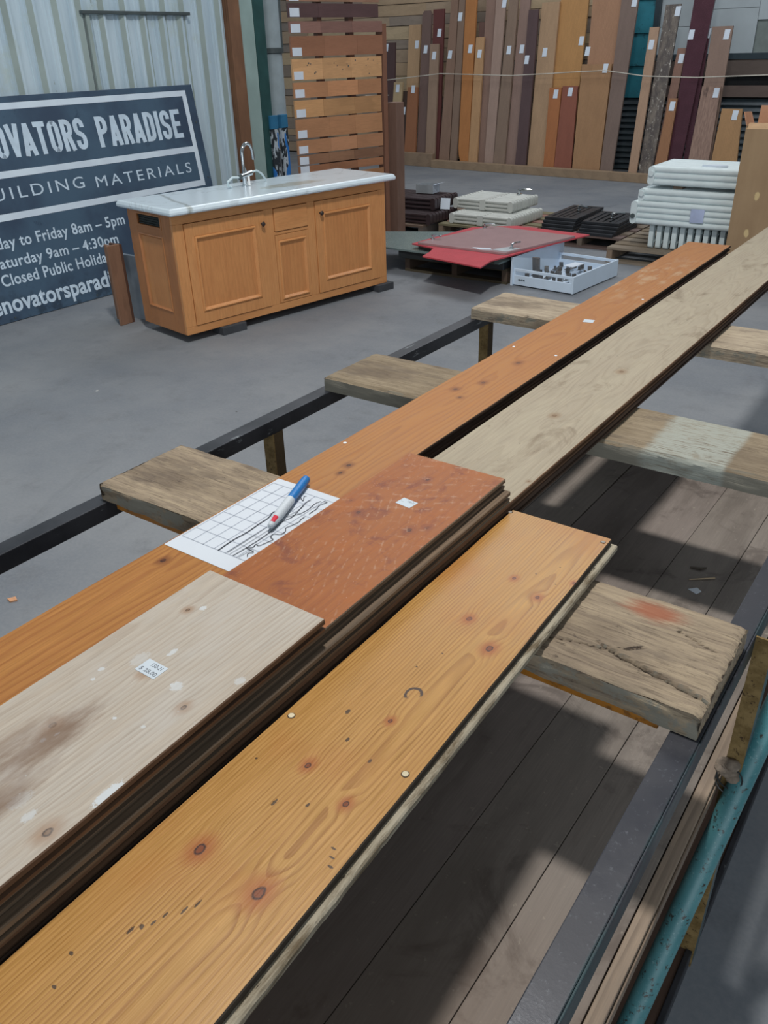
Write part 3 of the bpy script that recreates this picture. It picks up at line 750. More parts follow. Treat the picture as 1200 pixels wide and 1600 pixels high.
MB().tube([(.01, .03, .066), (.012, .03, .002)], .009, 10).build('outlet', flat('white_plastic', C(196, 202, 204, K), .35), tp)
MB().tube([(-.004, -.052, .064), (-.01, -.11, .07), (-.015, -.155, .045), (-.02, -.15, .02), (-.02, -.12, .008)], .008, 8).build('hose', WPLAS, tp, smooth=True)
MB().tube([(0, .075, .085), (-.01, .14, .088), (-.02, .20, .06), (-.03, .25, .01)], .007, 8).build('hose', WPLAS, tp, smooth=True)

# upright timber piece standing left of the cabinet
up = thing('timber_upright', 'dark timber upright standing between the sign and the cabinet', 'upright', (-4.985, 3.645, 0))
UP = tim((124, 88, 66), 'Z', k=1.5)
MB().box((-.02, 0, 0), (.0, .105, .56)).build('front_board', UP, up, bevel=.004)
MB().box((-.12, .06, 0.02), (-.021, .08, .55)).build('side_board', UP, up, bevel=.003)
MB().box((-.12, .1055, .0), (-.0, .125, .555)).build('back_board', tim((72, 46, 34), 'Z'), up, bevel=.003)
tag(MB().box((-5.16, 3.84, 0), (-4.86, 3.87, .46)).build('laminate_board', flat('grey_laminate', C(118, 126, 134, K), .5), bevel=.002), 'small grey panel leaning behind cabinet near the dark upright', 'panel')


# ---------------------------------------------------------------- pallets
def pallet(loc, w, d, h, rot, label, n=7, col=(112, 94, 78)):
    p = thing('timber_pallet', label, 'pallet', loc, rot)
    mats = [tim(tuple(int(q * random.uniform(.88, 1.1)) for q in col), 'X', .75) for _ in range(2)]
    mz = tim(col, 'Y', .75)
    bw = d / n * .78
    for k in range(n):
        y0 = k * (d - bw) / (n - 1)
        MB().box((0, y0, h - .02), (w, y0 + bw, h)).build('deck_slat', mats[k % 2], p)
    for k in range(3):
        x0 = k * (w - .05) / 2
        MB().box((x0, 0.004, .02), (x0 + .05, d - .004, h - .0205)).build('stringer', mz, p)
    for y0 in (0, d / 2 - .05, d - .1):
        MB().box((0, y0, 0.0), (w, y0 + .1, .0195)).build('bottom_slat', mats[0], p)
    return p


pallet((-4.14, 6.06, 0), 1.0, 1.0, .125, 0, 'brown pallet carrying the red and grey laminate sheets', 7, (72, 58, 48))
pallet((-2.76, 7.2, 0), 1.20, 1.3, .13, 0, 'weathered pallet under the stack of large white radiators', 8)
pallet((-4.70, 7.5, 0), 1.0, 1.1, .125, 0, 'pallet under the two small cream radiators')
pallet((-5.75, 7.30, 0), 0.98, 1.1, .125, 0, 'dark pallet under the two brown radiators', 7, (84, 74, 68))
pallet((-3.62, 7.64, 0), .82, 1.3, .12, 0, 'pallet under the black cast iron grates', 7, (92, 80, 70))
pallet((-1.55, 6.86, 0), 1.1, .33, .12, 0, 'pallet under the tall brown carton', 3)

# ---------------------------------------------------------------- sheets on the pallet
BLK = flat('black_plastic_film', C(34, 38, 40, K), .35)
st = MB()
tag(MB().prism([(-4.16, 5.99), (-3.145, 6.0), (-3.14, 7.0), (-4.16, 7.05)], .126, .185).build('wrapped_panels', BLK, bevel=.006), 'black wrapped panels lying under the laminate sheets', 'panels')
tag(MB().prism([(-4.34, 5.98), (-3.86, 5.97), (-3.14, 5.92), (-3.13, 7.0), (-3.6, 7.1), (-4.7, 6.56)], .186, .202).build('glass_sheet', flat('greenish_grey_sheet', C(98, 112, 112, K), .25, var=.05), bevel=.002), 'greenish grey glass sheet sticking out left under red laminate', 'glass sheet')
tag(MB().prism([(-4.0, 6.06), (-3.14, 5.84), (-3.12, 7.0), (-3.6, 7.12)], .203, .238).build('laminate_stack', flat('dark_laminate', C(58, 66, 62, K), .5), bevel=.002), 'dark laminate offcuts between glass sheet and red sheet', 'panels')
tag(MB().prism([(-4.036, 6.017), (-3.776, 5.952), (-3.72, 5.80), (-3.688, 5.648), (-3.40, 5.60), (-3.092, 5.536), (-3.132, 5.77), (-2.975, 6.615), (-2.87, 7.05), (-3.612, 7.13), (-3.942, 6.894)], .2385, .25).build('red_laminate_sheet', [flat('red_laminate', C(158, 62, 70, K), .5, var=.06), ], bevel=.0015), 'bright red laminate sheet with cut corner under the grey sheet', 'laminate sheet')
tag(MB().prism([(-3.965, 6.002), (-3.128, 5.979), (-2.92, 6.86), (-3.78, 6.93)], .2505, .268).build('grey_laminate_sheet', [flat('mauve_grey_laminate', C(134, 110, 112, K), .4, var=.05)], bevel=.0015), 'mauve grey laminate sheet lying on top of the red one', 'laminate sheet')
PAP = flat('white_paper', C(178, 186, 196, K), .6, var=.04)
tag(MB().prism([(-3.46, 6.04), (-3.36, 5.995), (-3.27, 6.03), (-3.31, 6.08), (-3.37, 6.06)], .2685, .270).build('paper_scrap', PAP), 'white paper scrap at front of the mauve grey sheet', 'paper')
tag(MB().prism([(-3.28, 6.04), (-3.14, 6.02), (-3.09, 6.18), (-3.2, 6.2)], .2685, .270).build('paper_scrap', flat('grey_paper', C(150, 156, 160, K), .6)), 'greyish plastic sleeve at front right of the mauve sheet', 'paper')


def metal_bit(loc, label, s=1.0, rot=0.0, cat='handle', group=None):
    t = thing('door_lever', label, cat, loc, rot, group)
    MB().lathe([(.022 * s, 0), (.022 * s, .004), (.010 * s, .008), (.010 * s, .03 * s), (.016 * s, .036 * s)], 12).build('rose', CHROME, t, smooth=True)
    MB().tube([(0, 0, .03 * s), (.03 * s, 0, .038 * s), (.10 * s, .012 * s, .034 * s)], .008 * s, 8).build('lever', CHROME, t, smooth=True)
    return t


metal_bit((-3.16, 6.16, .2685), 'chrome lever handle at front right corner of grey sheet', 1.0, 1.2)
metal_bit((-3.93, 6.18, .2685), 'small lever handle at front left corner of grey sheet', .9, -.2)
metal_bit((-3.78, 6.82, .2685), 'small lever handle at back left corner of grey sheet', .9, .3)


# ---------------------------------------------------------------- column radiators
def rad_section(L, T, cols, p, fat=.42, thin=.40):
    """one section lying in the xz plane: L along x, T along z, thickness p along y"""
    mb = MB(); r = T / cols * fat
    for k in range(cols):
        z = T * (k + .5) / cols
        mb.tube([(r, p / 2, z), (L - r, p / 2, z)], min(r, p * (thin + .06)), 10)
    for x0 in (0, L - .055):
        pts = []
        hw = p * thin
        n = 4
        rr = .026
        poly = []
        for cx, cz, a0 in ((x0 + .055 - rr, rr, -90), (x0 + .055 - rr, T - rr, 0), (x0 + rr, T - rr, 90), (x0 + rr, rr, 180)):
            for q in range(n + 1):
                a = math.radians(a0 + 90 * q / n); poly.append((cx + rr * math.cos(a), cz + rr * math.sin(a)))
        nn = len(poly)
        vs = [(x, p / 2 - hw, z) for x, z in poly] + [(x, p / 2 + hw, z) for x, z in poly]
        mb.add(vs, [tuple(range(nn)), tuple(range(2 * nn - 1, nn - 1, -1))] + [(i, nn + i, nn + (i + 1) % nn, (i + 1) % nn) for i in range(nn)])
    return mb


def radiator(loc, L, T, cols, p, nsec, rot, mat, label, mid=False, hub=True, cat='radiator', group=None, fat=.42, thin=.40):
    t = thing('column_radiator', label, cat, loc, rot, group)
    s = rad_section(L, T, cols, p, fat, thin)
    if mid: s.box((L / 2 - .03, p * .06, .004), (L / 2 + .03, p * .94, T - .004))
    o = s.build('section', mat, t, smooth=True)
    for k in range(1, nsec):
        c = o.copy(); COL.objects.link(c); c.parent = t; c.location = (0, k * p, 0)
    if hub:
        for x in (.03, L - .03):
            MB().tube([(x, -.018, T * .62), (x, .002, T * .62)], .022, 12).build('end_plug', mat, t, smooth=True)
    return t


CREAM = flat('cream_radiator_paint', C(164, 166, 162, K), .4, var=.05)
WRAD = flat('white_radiator_paint', C(176, 186, 188, K), .35, var=.05)
BRAD = flat('dark_brown_radiator_paint', C(48, 38, 40, K), .35, var=.1)
radiator((-4.60, 7.54, .126), .72, .105, 3, .056, 12, -.02, CREAM, 'lower cream column radiator lying flat on the pallet', True, False)
radiator((-4.70, 7.78, .2325), .70, .105, 3, .056, 10, -.02, CREAM, 'upper cream column radiator lying on the lower one', True, False)
radiator((-5.55, 7.34, .126), .85, .105, 3, .06, 9, 0, BRAD, 'lower dark brown column radiator on the dark pallet', False, False)
radiator((-5.60, 7.52, .2325), .83, .12, 3, .06, 8, 0.02, BRAD, 'upper dark brown column radiator under the small open box', False, False)
# large white ones at right
t = radiator((-1.4, 7.32, .1305), .62, .205, 2, .066, 16, PI / 2, WRAD, 'lowest white radiator with upright fins on the right pallet', True, False, thin=.30)
radiator((-2.60, 7.24, .336), 1.3, .185, 4, .062, 9, .0, WRAD, 'second white radiator from the floor in the right stack', False, False, fat=.56, thin=.5)
radiator((-2.555, 7.26, .5215), 1.25, .098, 2, .062, 9, .0, WRAD, 'slim white radiator second from top in the right stack', fat=.56, thin=.5)
radiator((-2.50, 7.28, .650), 1.2, .145, 3, .062, 9, .0, WRAD, 'topmost white radiator of the right stack, slightly raised', fat=.56, thin=.5)
# packing keeps the top radiator raised at its left end
tag(MB().box((-2.30, 7.35, .62), (-2.22, 7.75, .6495)).build('packer', tim((110, 90, 74), 'Y')), 'thin timber packer under left end of the topmost white radiator', 'packer')
tag(MB().box((-1.6, 7.35, .62), (-1.52, 7.75, .6495)).build('packer', tim((110, 90, 74), 'Y')), 'thin timber packer under right end of the topmost white radiator', 'packer')
tag(MB().tube([(-2.575, 7.225, .40), (-2.575, 7.245, .40)], .02, 12).build('valve_plug', DARKTRIM), 'dark plug on the left end of second white radiator', 'plug')
tag(MB().prism([(-2.1, 7.40), (-1.98, 7.37), (-1.9, 7.42), (-1.99, 7.47)], .7955, .81).build('paper_scrap', PAP), 'crumpled white paper on top of the white radiator stack', 'paper')
tag(MB().box((-2.09, 7.2355, .385), (-1.98, 7.2385, .49)).build('paper_label', flat('lilac_paper', C(146, 156, 182, K), .6)), 'pale blue label stuck on second white radiator', 'label')
metal_bit((-4.18, 8.26, .338), 'chrome valve on the upper cream radiator', 1.3, .3, 'valve')

bx = thing('open_carton', 'small open white and grey carton on the brown radiators', 'carton', (-5.16, 7.78, .3535), .1)
CARD = flat('grey_card', C(126, 130, 134, K), .7); WCARD = flat('white_card', C(176, 184, 196, K), .6)
MB().box((0, 0, 0), (.20, .004, .085)).build('side_panel', CARD, bx); MB().box((0, .156, 0), (.20, .16, .085)).build('side_panel', CARD, bx)
MB().box((0.196, .0045, 0), (.20, .1555, .085)).build('side_panel', WCARD, bx); MB().box((0, .0045, 0), (.004, .1555, .085)).build('side_panel', CARD, bx)
MB().box((.0045, .0045, 0), (.1955, .1555, .003)).build('bottom', CARD, bx)
MB().hexa([(.2, 0, .083), (.203, 0, .083), (.203, .16, .083), (.2, .16, .083)], [(.26, 0, .10), (.263, 0, .10), (.263, .16, .10), (.26, .16, .10)]).build('flap', WCARD, bx)
tag(MB().hexa([(-4.76, 7.63, .24), (-4.66, 7.65, .24), (-4.66, 7.652, .24), (-4.76, 7.632, .24)], [(-4.77, 7.66, .345), (-4.67, 7.68, .345), (-4.67, 7.682, .345), (-4.77, 7.662, .345)]).build('paper_label', PAP), 'white paper label hanging at right end of brown radiators', 'label')


# ---------------------------------------------------------------- black cast iron grates
IRON = flat('black_cast_iron', C(44, 46, 50, K), .45, .3, var=.2)


def grate(loc, w, d, rot, label, group):
    t = thing('iron_grate', label, 'grate', loc, rot, group)
    f = MB(); e = .05
    f.box((0, 0, 0), (w, e, .025)); f.box((0, d - e, 0), (w, d, .025)); f.box((0, e, 0), (e, d - e, .025)); f.box((w - e, e, 0), (w, d - e, .025))
    f.build('frame', IRON, t, bevel=.004)
    n = 4
    for k in range(n):
        x = e + (w - 2 * e) * (k + .5) / n
        MB().box((x - .022, e, .003), (x + .022, d - e, .02)).build('bar', IRON, t)
    return t


pos = ['bottom', 'second', 'third', 'top']
for k in range(4):
    grate((-3.66 + .02 * random.random(), 7.70 + .03 * k, .1205 + .027 * k), .33, .75, .02 * (k - 1), '%s black iron grate of the left pile' % pos[k] if k else 'bottom black iron grate of the left pile', 'black iron grates')
for k in range(4):
    grate((-3.25 + .02 * random.random(), 7.64 + .03 * k, .1205 + .027 * k), .36, .6, .03 * (k - 1), '%s black iron grate of the right pile' % pos[k], 'black iron grates')
metal_bit((-3.05, 8.0, .2295), 'chrome fitting on top of the right pile of grates', 1.2, .4)
metal_bit((-3.5, 8.25, .2295), 'chrome fitting on top of the left pile of grates', 1.2, -.5)

# ---------------------------------------------------------------- white drawer with metal bits
WD = flat('white_laminate', C(174, 188, 204, K), .35, var=.03)
dw = thing('loose_drawer', 'white loose drawer full of metal fittings on the floor', 'drawer', (-3.085, 6.06, 0), -.09)
MB().box((-.018, -.01, 0), (0, .80, .225)).build('front_panel', WD, dw, bevel=.002)
MB().box((.0005, .02, .012), (.53, .72, .024)).build('bottom', WD, dw)
for y0 in (0.004, .722):
    sd = MB().box((.0005, y0, .01), (.53, y0 + .014, .085)).build('side', WD, dw, bevel=.002)
    MB().box((.0005, y0 + .001, .115), (.53, y0 + .013, .138)).build('gallery_rail', WD, sd, bevel=.003)
    MB().box((.505, y0 + .002, .085), (.528, y0 + .012, .115)).build('rail_post', WD, sd)
    MB().box((.0006, y0 + .002, .085), (.02, y0 + .012, .115)).build('rail_post', WD, sd)
MB().box((.5305, 0.0, .008), (.546, .74, .138)).build('back_panel', WD, dw, bevel=.002)
for k in range(3):
    MB().tube([(.05 + k * .022, .0025, .052), (.066 + k * .02, .0025, .058), (.062 + k * .022, .0025, .046)], .004, 6).build('printed_mark', DARKTRIM, dw)
STEEL = flat('worn_steel', C(108, 106, 104, K), .35, .8, var=.2)
def bracket(loc, s, rot, label=None, first=[None]):
    if first[0] is None:
        t = thing('metal_bracket', label, 'bracket', loc, rot, 'metal fittings in the white drawer')
        MB().box((-.06, -.018, 0), (.06, .018, .006)).build('plate', STEEL, t, bevel=.001)
        MB().box((.05, -.018, .006), (.06, .018, .04)).build('flange', STEEL, t, bevel=.001)
        MB().tube([(-.04, 0, .004), (-.04, 0, .03)], .01, 10).build('boss', STEEL, t)
        first[0] = t; return t
    return dup(first[0], loc, rot)
rv = random.Random(11)
lab = 'worn steel fitting among the metal pieces in the white drawer'
c0, s0 = math.cos(-.09), math.sin(-.09)
for k in range(20):
    lx, ly = .075 + .10 * (k % 5) + rv.uniform(-.008, .008), .10 + .165 * (k // 5) + rv.uniform(-.02, .02); z = .036 + .004 * (k % 3)
    o = bracket((-3.085 + lx * c0 - ly * s0, 6.06 + lx * s0 + ly * c0, z), 1, rv.uniform(.9, 2.2), lab)
    o.rotation_euler[0] = rv.uniform(-.12, .12); o.rotation_euler[1] = rv.uniform(-.12, .12)
tag(MB().hexa([(-2.985, 6.215, .03), (-2.93, 6.215, .03), (-2.93, 6.24, .03), (-2.985, 6.24, .03)], [(-3.005, 6.225, .20), (-2.945, 6.225, .20), (-2.945, 6.25, .20), (-3.005, 6.25, .20)]).build('metal_box', STEEL, bevel=.003), 'upright grey metal lock case in white drawer', 'lock')
tag(MB().prism([(-2.83, 6.46), (-2.74, 6.44), (-2.71, 6.60), (-2.80, 6.62)], .105, .108).build('paper_scrap', PAP), 'white paper lying on the fittings in the drawer', 'paper')

# ---------------------------------------------------------------- tall carton at right
bxc = thing('tall_carton', 'tall brown carton with open top beside the white radiators', 'carton', (-1.70, 6.95, .1205))
m = Mat('brown_card', .8); P = m.co(); n = m.noise(m.co((1, 1, .3)), 4, 5, .6)
c = m.mix(m.rng(n, .3, .7), C(122, 100, 76, K), C(136, 114, 88, K)); n2 = m.noise(P, 30, 3)
for kx, kz in ((.165, .545), (.135, .27)):
    d = m.vmath('LENGTH', m.vmath('MULTIPLY', m.vmath('SUBTRACT', P, (kx, 0, kz)), (40, 0, 22)))
    c = m.mix(m.rng(m.math('ADD', d, n2), 1.3, 1.0), c, C(168, 148, 110, K))
BCARD = m.out(c)
BC2 = flat('brown_card_inside', C(150, 122, 92, K), .8); PKC = flat('pinkish_card', C(160, 118, 92, K), .8)
MB().box((0, 0, 0), (.9, .006, 1.0)).build('side_panel', BCARD, bxc); MB().box((0, .0065, 0), (.006, .24, 1.02)).build('side_panel', BCARD, bxc)
MB().box((.894, .0065, 0), (.9, .24, 1.0)).build('side_panel', BCARD, bxc); MB().box((.0065, .234, 0), (.8935, .24, 1.0)).build('side_panel', BCARD, bxc)
MB().box((.0065, .0065, 0), (.8935, .2335, .006)).build('bottom', BCARD, bxc)
MB().hexa([(.0, 0, 1.0), (.9, 0, 1.0), (.9, .006, 1.0), (.0, .006, 1.0)], [(.0, .08, 1.035), (.9, .08, 1.035), (.9, .086, 1.035), (.0, .086, 1.035)]).build('flap', BC2, bxc)
MB().hexa([(-.006, .02, 1.021), (0, .02, 1.021), (0, .23, 1.021), (-.006, .23, 1.021)], [(-.04, .03, 1.11), (-.034, .03, 1.11), (-.034, .23, 1.10), (-.04, .23, 1.10)]).build('flap', PKC, bxc)
MB().hexa([(.02, .234, 1.001), (.89, .234, 1.001), (.89, .24, 1.001), (.02, .24, 1.001)], [(.02, .262, 1.14), (.89, .262, 1.14), (.89, .268, 1.14), (.02, .268, 1.14)]).build('flap', PKC, bxc)

# ================================================================ trolley in the foreground
NV = None
m = Mat('navy_black_steel', .42, .25, .5)
P = m.co(); n1 = m.noise(P, 6, 5, .6); n2 = m.noise(P, 110, 4, .75); n3 = m.noise(m.co((1, .3, 1)), 22, 6, .75)
c = m.mix(m.rng(n1, .3, .7), C(36, 39, 50, .8), C(54, 55, 62, .8))
c = m.mix(m.math('MULTIPLY', m.rng(n2, .58, .72), .5), c, C(96, 100, 108, .8))
c = m.mix(m.rng(n3, .70, .74), c, C(140, 146, 148, .8))
sp = m.n('SeparateXYZ', {0: P}).outputs
c = m.mix(m.math('MULTIPLY', m.rng(n3, .44, .60), m.rng(sp[0], -.150, -.1445)), c, C(48, 72, 78, .7))
NV = m.out(c, m.rng(n1, .3, .7, .35, .55), n2, .15, .001)
m = Mat('black_steel', .4, .2, .5)
P = m.co(); n1 = m.noise(P, 9, 5, .6); n3 = m.noise(m.co((1, .25, 1)), 30, 5, .7)
c = m.mix(m.rng(n1, .3, .7), C(36, 38, 44, 1.0), C(56, 58, 64, 1.0)); c = m.mix(m.rng(n3, .62, .70), c, C(120, 126, 130, 1.0)); BS = m.out(c, .4, n3, .1, .001)
m = Mat('teal_pipe_paint', .42, 0, .5)
P = m.co(); n1 = m.noise(P, 5, 5, .6); n2 = m.noise(m.co((1, .45, 1)), 75, 5, .75); n3 = m.noise(P, 200, 3, .6)
c = m.mix(m.rng(n1, .3, .7), C(50, 112, 120, .95), C(84, 138, 144, .95)); c = m.mix(m.rng(n2, .58, .63), c, C(52, 48, 42, .9)); c = m.mix(m.math('MULTIPLY', m.rng(n3, .6, .7), .3), c, C(150, 180, 180, 1.2)); TP = m.out(c, .42, n2, .2, .001)
m = Mat('rusty_gold_steel', .7, .2, .4)
P = m.co(); n1 = m.noise(P, 25, 6, .7); n2 = m.noise(P, 120, 4, .7)
c = m.mix(m.rng(n1, .35, .65), C(104, 84, 48, 1.1), C(138, 116, 76, 1.1)); c = m.mix(m.rng(n2, .56, .68), c, C(66, 48, 30, 1.0)); GOLD = m.out(c, .7, n2, .3, .001)
YST = flat('yellow_painted_steel', C(150, 98, 34, 1.2), .5, var=.15, scale=14, dirt=C(96, 64, 30, 1.2))
GREYST = flat('grey_teal_steel', C(74, 88, 92, 1.0), .5, .2, var=.15)

tr = thing('timber_trolley', 'steel framed timber trolley with black rails, teal pipe and plank deck', 'trolley', (0, 0, 0))
ra = MB(); ra.box((-.186, -.9, .820), (-.1455, 2.80, .8600)); ra.box((-.1453, -.9, .815), (-.142, 2.80, .8602))
rr = ra.build('rail', NV, tr, bevel=.0015); rr['label'] = 'navy black rail on the right side'
MB().box((-1.458, -.9, .820), (-1.414, 2.72, .8600)).build('rail', BS, tr, bevel=.002)['label'] = 'black rail on the left side'


def angle_post(x, y, z0, z1, side, mat):
    a = MB(); s = 1 if side > 0 else -1
    a.box((min(x, x + s * .028), y, z0), (max(x, x + s * .028), y + .004, z1), 0)
    a.box((min(x + s * .025, x + s * .028), y + .004, z0), (max(x + s * .025, x + s * .028), y + .042, z1), 1)
    return a.build('post', [mat, GREYST], tr)


angle_post(-.1415, 1.195, 0.0, .86, 1, GOLD)
angle_post(-.1415, 2.58, 0.0, .86, 1, GOLD)
RUST = tim((104, 86, 54), 'Z')
for y in (-.3, 1.44, 2.60):
    q = MB(); q.box((-1.450, y, 0), (-1.414, y + .004, .8195), 0); q.box((-1.418, y + .004, 0), (-1.414, y + .04, .8195), 1); q.build('post', [GOLD, flat('brown_steel_%d' % (y * 10 + 5), C(74, 60, 40, 1.2), .7)], tr)
bd = Vector((-.099, -.617, -.781)); bp = Vector((-.107, 1.216, .567))
MB().tube([bp - bd * .32, bp, bp + bd * .35, bp + bd * .662], .0205, 20).build('brace_pipe', TP, tr, smooth=True)['label'] = 'chipped teal painted diagonal brace pipe'
# weld lump and wire at the post foot
lump = MB()
for k in range(7):
    a = k * .9
    lump.lathe([(.004, -.008), (.012, -.005), (.014, .001), (.010, .007), (.003, .01)], 9, (-.134 + .01 * math.cos(a) , 1.188 + .004 * math.sin(a * 2), .560 + .005 * k))
lump.build('weld', flat('dirty_weld', C(120, 108, 96, 1.1), .8, var=.3, scale=60), tr, smooth=True)
wire = [(-.128 + .022 * math.cos(a), 1.183 + .006 * math.sin(a), .572 + .022 * math.sin(a) - .002 * a) for a in [PI * .75 + k * .35 for k in range(26)]]
MB().tube(wire, .0014, 6).build('tie_wire', BLK, tr, smooth=True)
# cross members (yellow) under the bearers
for y in (-.14, .922):
    MB().box((-1.395, y, .8445), (-.205, y + .2, .860)).build('cross_member', YST, tr, bevel=.002)
# deck boards
DKC = [((104, 97, 91), (94, 87, 81)), ((101, 94, 88), (90, 84, 78)), ((103, 95, 90), (92, 84, 79)), ((97, 89, 85), (86, 79, 75))]


def deck_extra(m, c, u, t, w, ut):
    n = m.noise(ut, 5.0, 6, .7, .8); c = m.mix(m.math('MULTIPLY', m.rng(n, .52, .66), .6), c, C(66, 58, 54, 1.15))
    n2 = m.noise(ut, 60, 4, .7); c = m.mix(m.math('MULTIPLY', m.rng(n2, .62, .70), .5), c, C(150, 142, 130, 1.0))
    # dirt wears browner towards the near end
    return m.mix(m.rng(t, 1.0, .3, 0, .45), c, C(112, 90, 74, 1.0))


DK = [wood('deck_timber_%d' % k, C(*a, 1.45), C(*b2, 1.45), 'Y', 60, -.3 - .1 * k, .1, .01, C(90, 82, 76, 1.0), .5, .72, 0, ring=.4, extra=deck_extra) for k, (a, b2) in enumerate(DKC)]
xs = [-.172, -.3135, -.452, -.598, -.738, -.885, -1.03, -1.175, -1.315, -1.44]
for k in range(len(xs) - 1):
    q = MB().box((xs[k + 1] + .0006, -.9, .522 + .001 * (k % 2)), (xs[k] - .0006, 2.56, .549 + .001 * (k % 2)))
    q.v = [(x + (0.012 if k < 4 else .006) * (y - 1.2) * .6, y, z) for x, y, z in q.v] if k > 0 else [((x if x > -.2 else x + .012 * (y - 1.2) * .6), y, z) for x, y, z in q.v]
    q.build('deck_board', DK[k % 4], tr, bevel=.0012)
# side boards of the trolley
SJ = wood('pale_side_joist', C(134, 118, 102, 1.12), C(98, 84, 72, 1.12), 'Y', 60, .1, .03, .01, C(104, 92, 82, 1.12), .6, .7)
j = MB(); j.box((-.1705, -.9, .515), (-.1475, 2.56, .5485)); j.build('side_joist', SJ, tr, bevel=.002)
j = MB(); j.box((-.1470, -.9, .512), (-.1435, 2.56, .538)); j.build('side_batten', SJ, tr, bevel=.0015)
SB = wood('brown_side_board', C(92, 72, 60, 1.12), C(74, 56, 46, 1.12), 'Y', 40, .1, .03, .01, C(78, 60, 52, 1.12), .6, .6)
for y0, y1 in ((-.9, 1.14), (1.26, 2.56)):
    MB().box((-.215, y0, .046), (-.2005, y1, .5145)).build('side_board', SB, tr, bevel=.002)
MB().box((-.1295, -.9, .0), (-.1165, 2.56, .05)).build('base_rail', BS, tr, bevel=.002)
MB().box((-.40, -.9, .030), (-.130, 2.56, .0455)).build('lower_board', SB, tr)
MB().box((-1.44, -.9, .0), (-1.42, 2.56, .03)).build('base_rail', BS, tr)
for y in (-.88, 1.2, 2.5):
    MB().box((-1.42, y, .42), (-.216, y + .05, .521)).build('deck_bearer', tim((90, 74, 62), 'X'), tr)


# ---------------------------------------------------------------- rough bearers lying across the rails
def rough_beam(x0, x1, y0, y1, z0, z1, name, mat, seedv, rough=.004, chip=0.0, crack=None, nx=150, ny=26, nz=6, rounding=.012):
    """weathered timber: a closed box grid with worn edges, splits and chips"""
    idx = {}; vs = []; fs = []
    Xn = [x0 + (x1 - x0) * i / nx for i in range(nx + 1)]

    def pt(i, jy, kz):
        key = (i, jy, kz)
        if key in idx: return idx[key]
        x = Xn[i]; v = jy / ny; wv = kz / nz
        y = y0 + (y1 - y0) * v; z = z0 + (z1 - z0) * wv
        # round the long edges
        ey = min(v, 1 - v) * (y1 - y0); ez = (1 - wv) * (z1 - z0); ex = min(x - x0, x1 - x)
        n = mnoise.noise((x * 5 + seedv, y * 14, z * 14)); n2 = mnoise.noise((x * 22 + seedv, y * 90, z * 60)); n3 = mnoise.noise((x * 3 + seedv, 5.1, 0.3 if v < .5 else 8.2))
        if wv > .99:
            rd = rounding * (1 + .9 * n3)
            if ey < rd: z -= (rd - ey) * .55
            if ex < rounding: z -= (rounding - ex) * .5
            z += n * rough * .5 + n2 * rough * .35
        if v < .01 or v > .99:
            sgn = 1 if v < .01 else -1
            y += sgn * (abs(n3) * rough * 1.0 + n2 * rough * .6 + .001 + chip * max(0, mnoise.noise((x * 12 + seedv, z * 30, 2.0)) ) * (1 if v < .01 else .3))
            if ez < rounding * .7: y += sgn * (rounding * .7 - ez) * .5
        if i == 0 or i == nx: x += (-1 if i == nx else 1) * (abs(n2) * rough + .001)
        if crack and wv > .6:
            for (cx0, cy0, cx1, cy1, wd, dp) in crack:
                if cx0 <= x <= cx1:
                    f = (x - cx0) / (cx1 - cx0); yc = cy0 + (cy1 - cy0) * f + .005 * mnoise.noise((x * 24, seedv, 0)) + .0015 * mnoise.noise((x * 130, seedv, 0)); d = abs(y - yc)
                    wd2 = wd * min(1, 4 * min(f, 1 - f) + .2)
                    if d < wd2: z -= dp * (1 - d / wd2)
        idx[key] = len(vs); vs.append((x, y, z)); return idx[key]
    for i in range(nx):
        for jj in range(ny):
            fs.append((pt(i, jj, nz), pt(i + 1, jj, nz), pt(i + 1, jj + 1, nz), pt(i, jj + 1, nz)))
        fs.append((pt(i, 0, 0), pt(i, ny, 0), pt(i + 1, ny, 0), pt(i + 1, 0, 0)) if False else (pt(i, ny, 0), pt(i + 1, ny, 0), pt(i + 1, 0, 0), pt(i, 0, 0)))
        for kz in range(nz):
            fs.append((pt(i, 0, kz), pt(i + 1, 0, kz), pt(i + 1, 0, kz + 1), pt(i, 0, kz + 1)))
            fs.append((pt(i + 1, ny, kz), pt(i, ny, kz), pt(i, ny, kz + 1), pt(i + 1, ny, kz + 1)))
    for kz in range(nz):
        for jj in range(ny):
            fs.append((pt(0, jj + 1, kz), pt(0, jj, kz), pt(0, jj, kz + 1), pt(0, jj + 1, kz + 1)))
            fs.append((pt(nx, jj, kz), pt(nx, jj + 1, kz), pt(nx, jj + 1, kz + 1), pt(nx, jj, kz + 1)))
    mb = MB(); mb.v = vs; mb.f = fs; mb.m = [0] * len(fs)
    return mb.build(name, mat, None, (x0, y0, z0), smooth=True, fix=False)


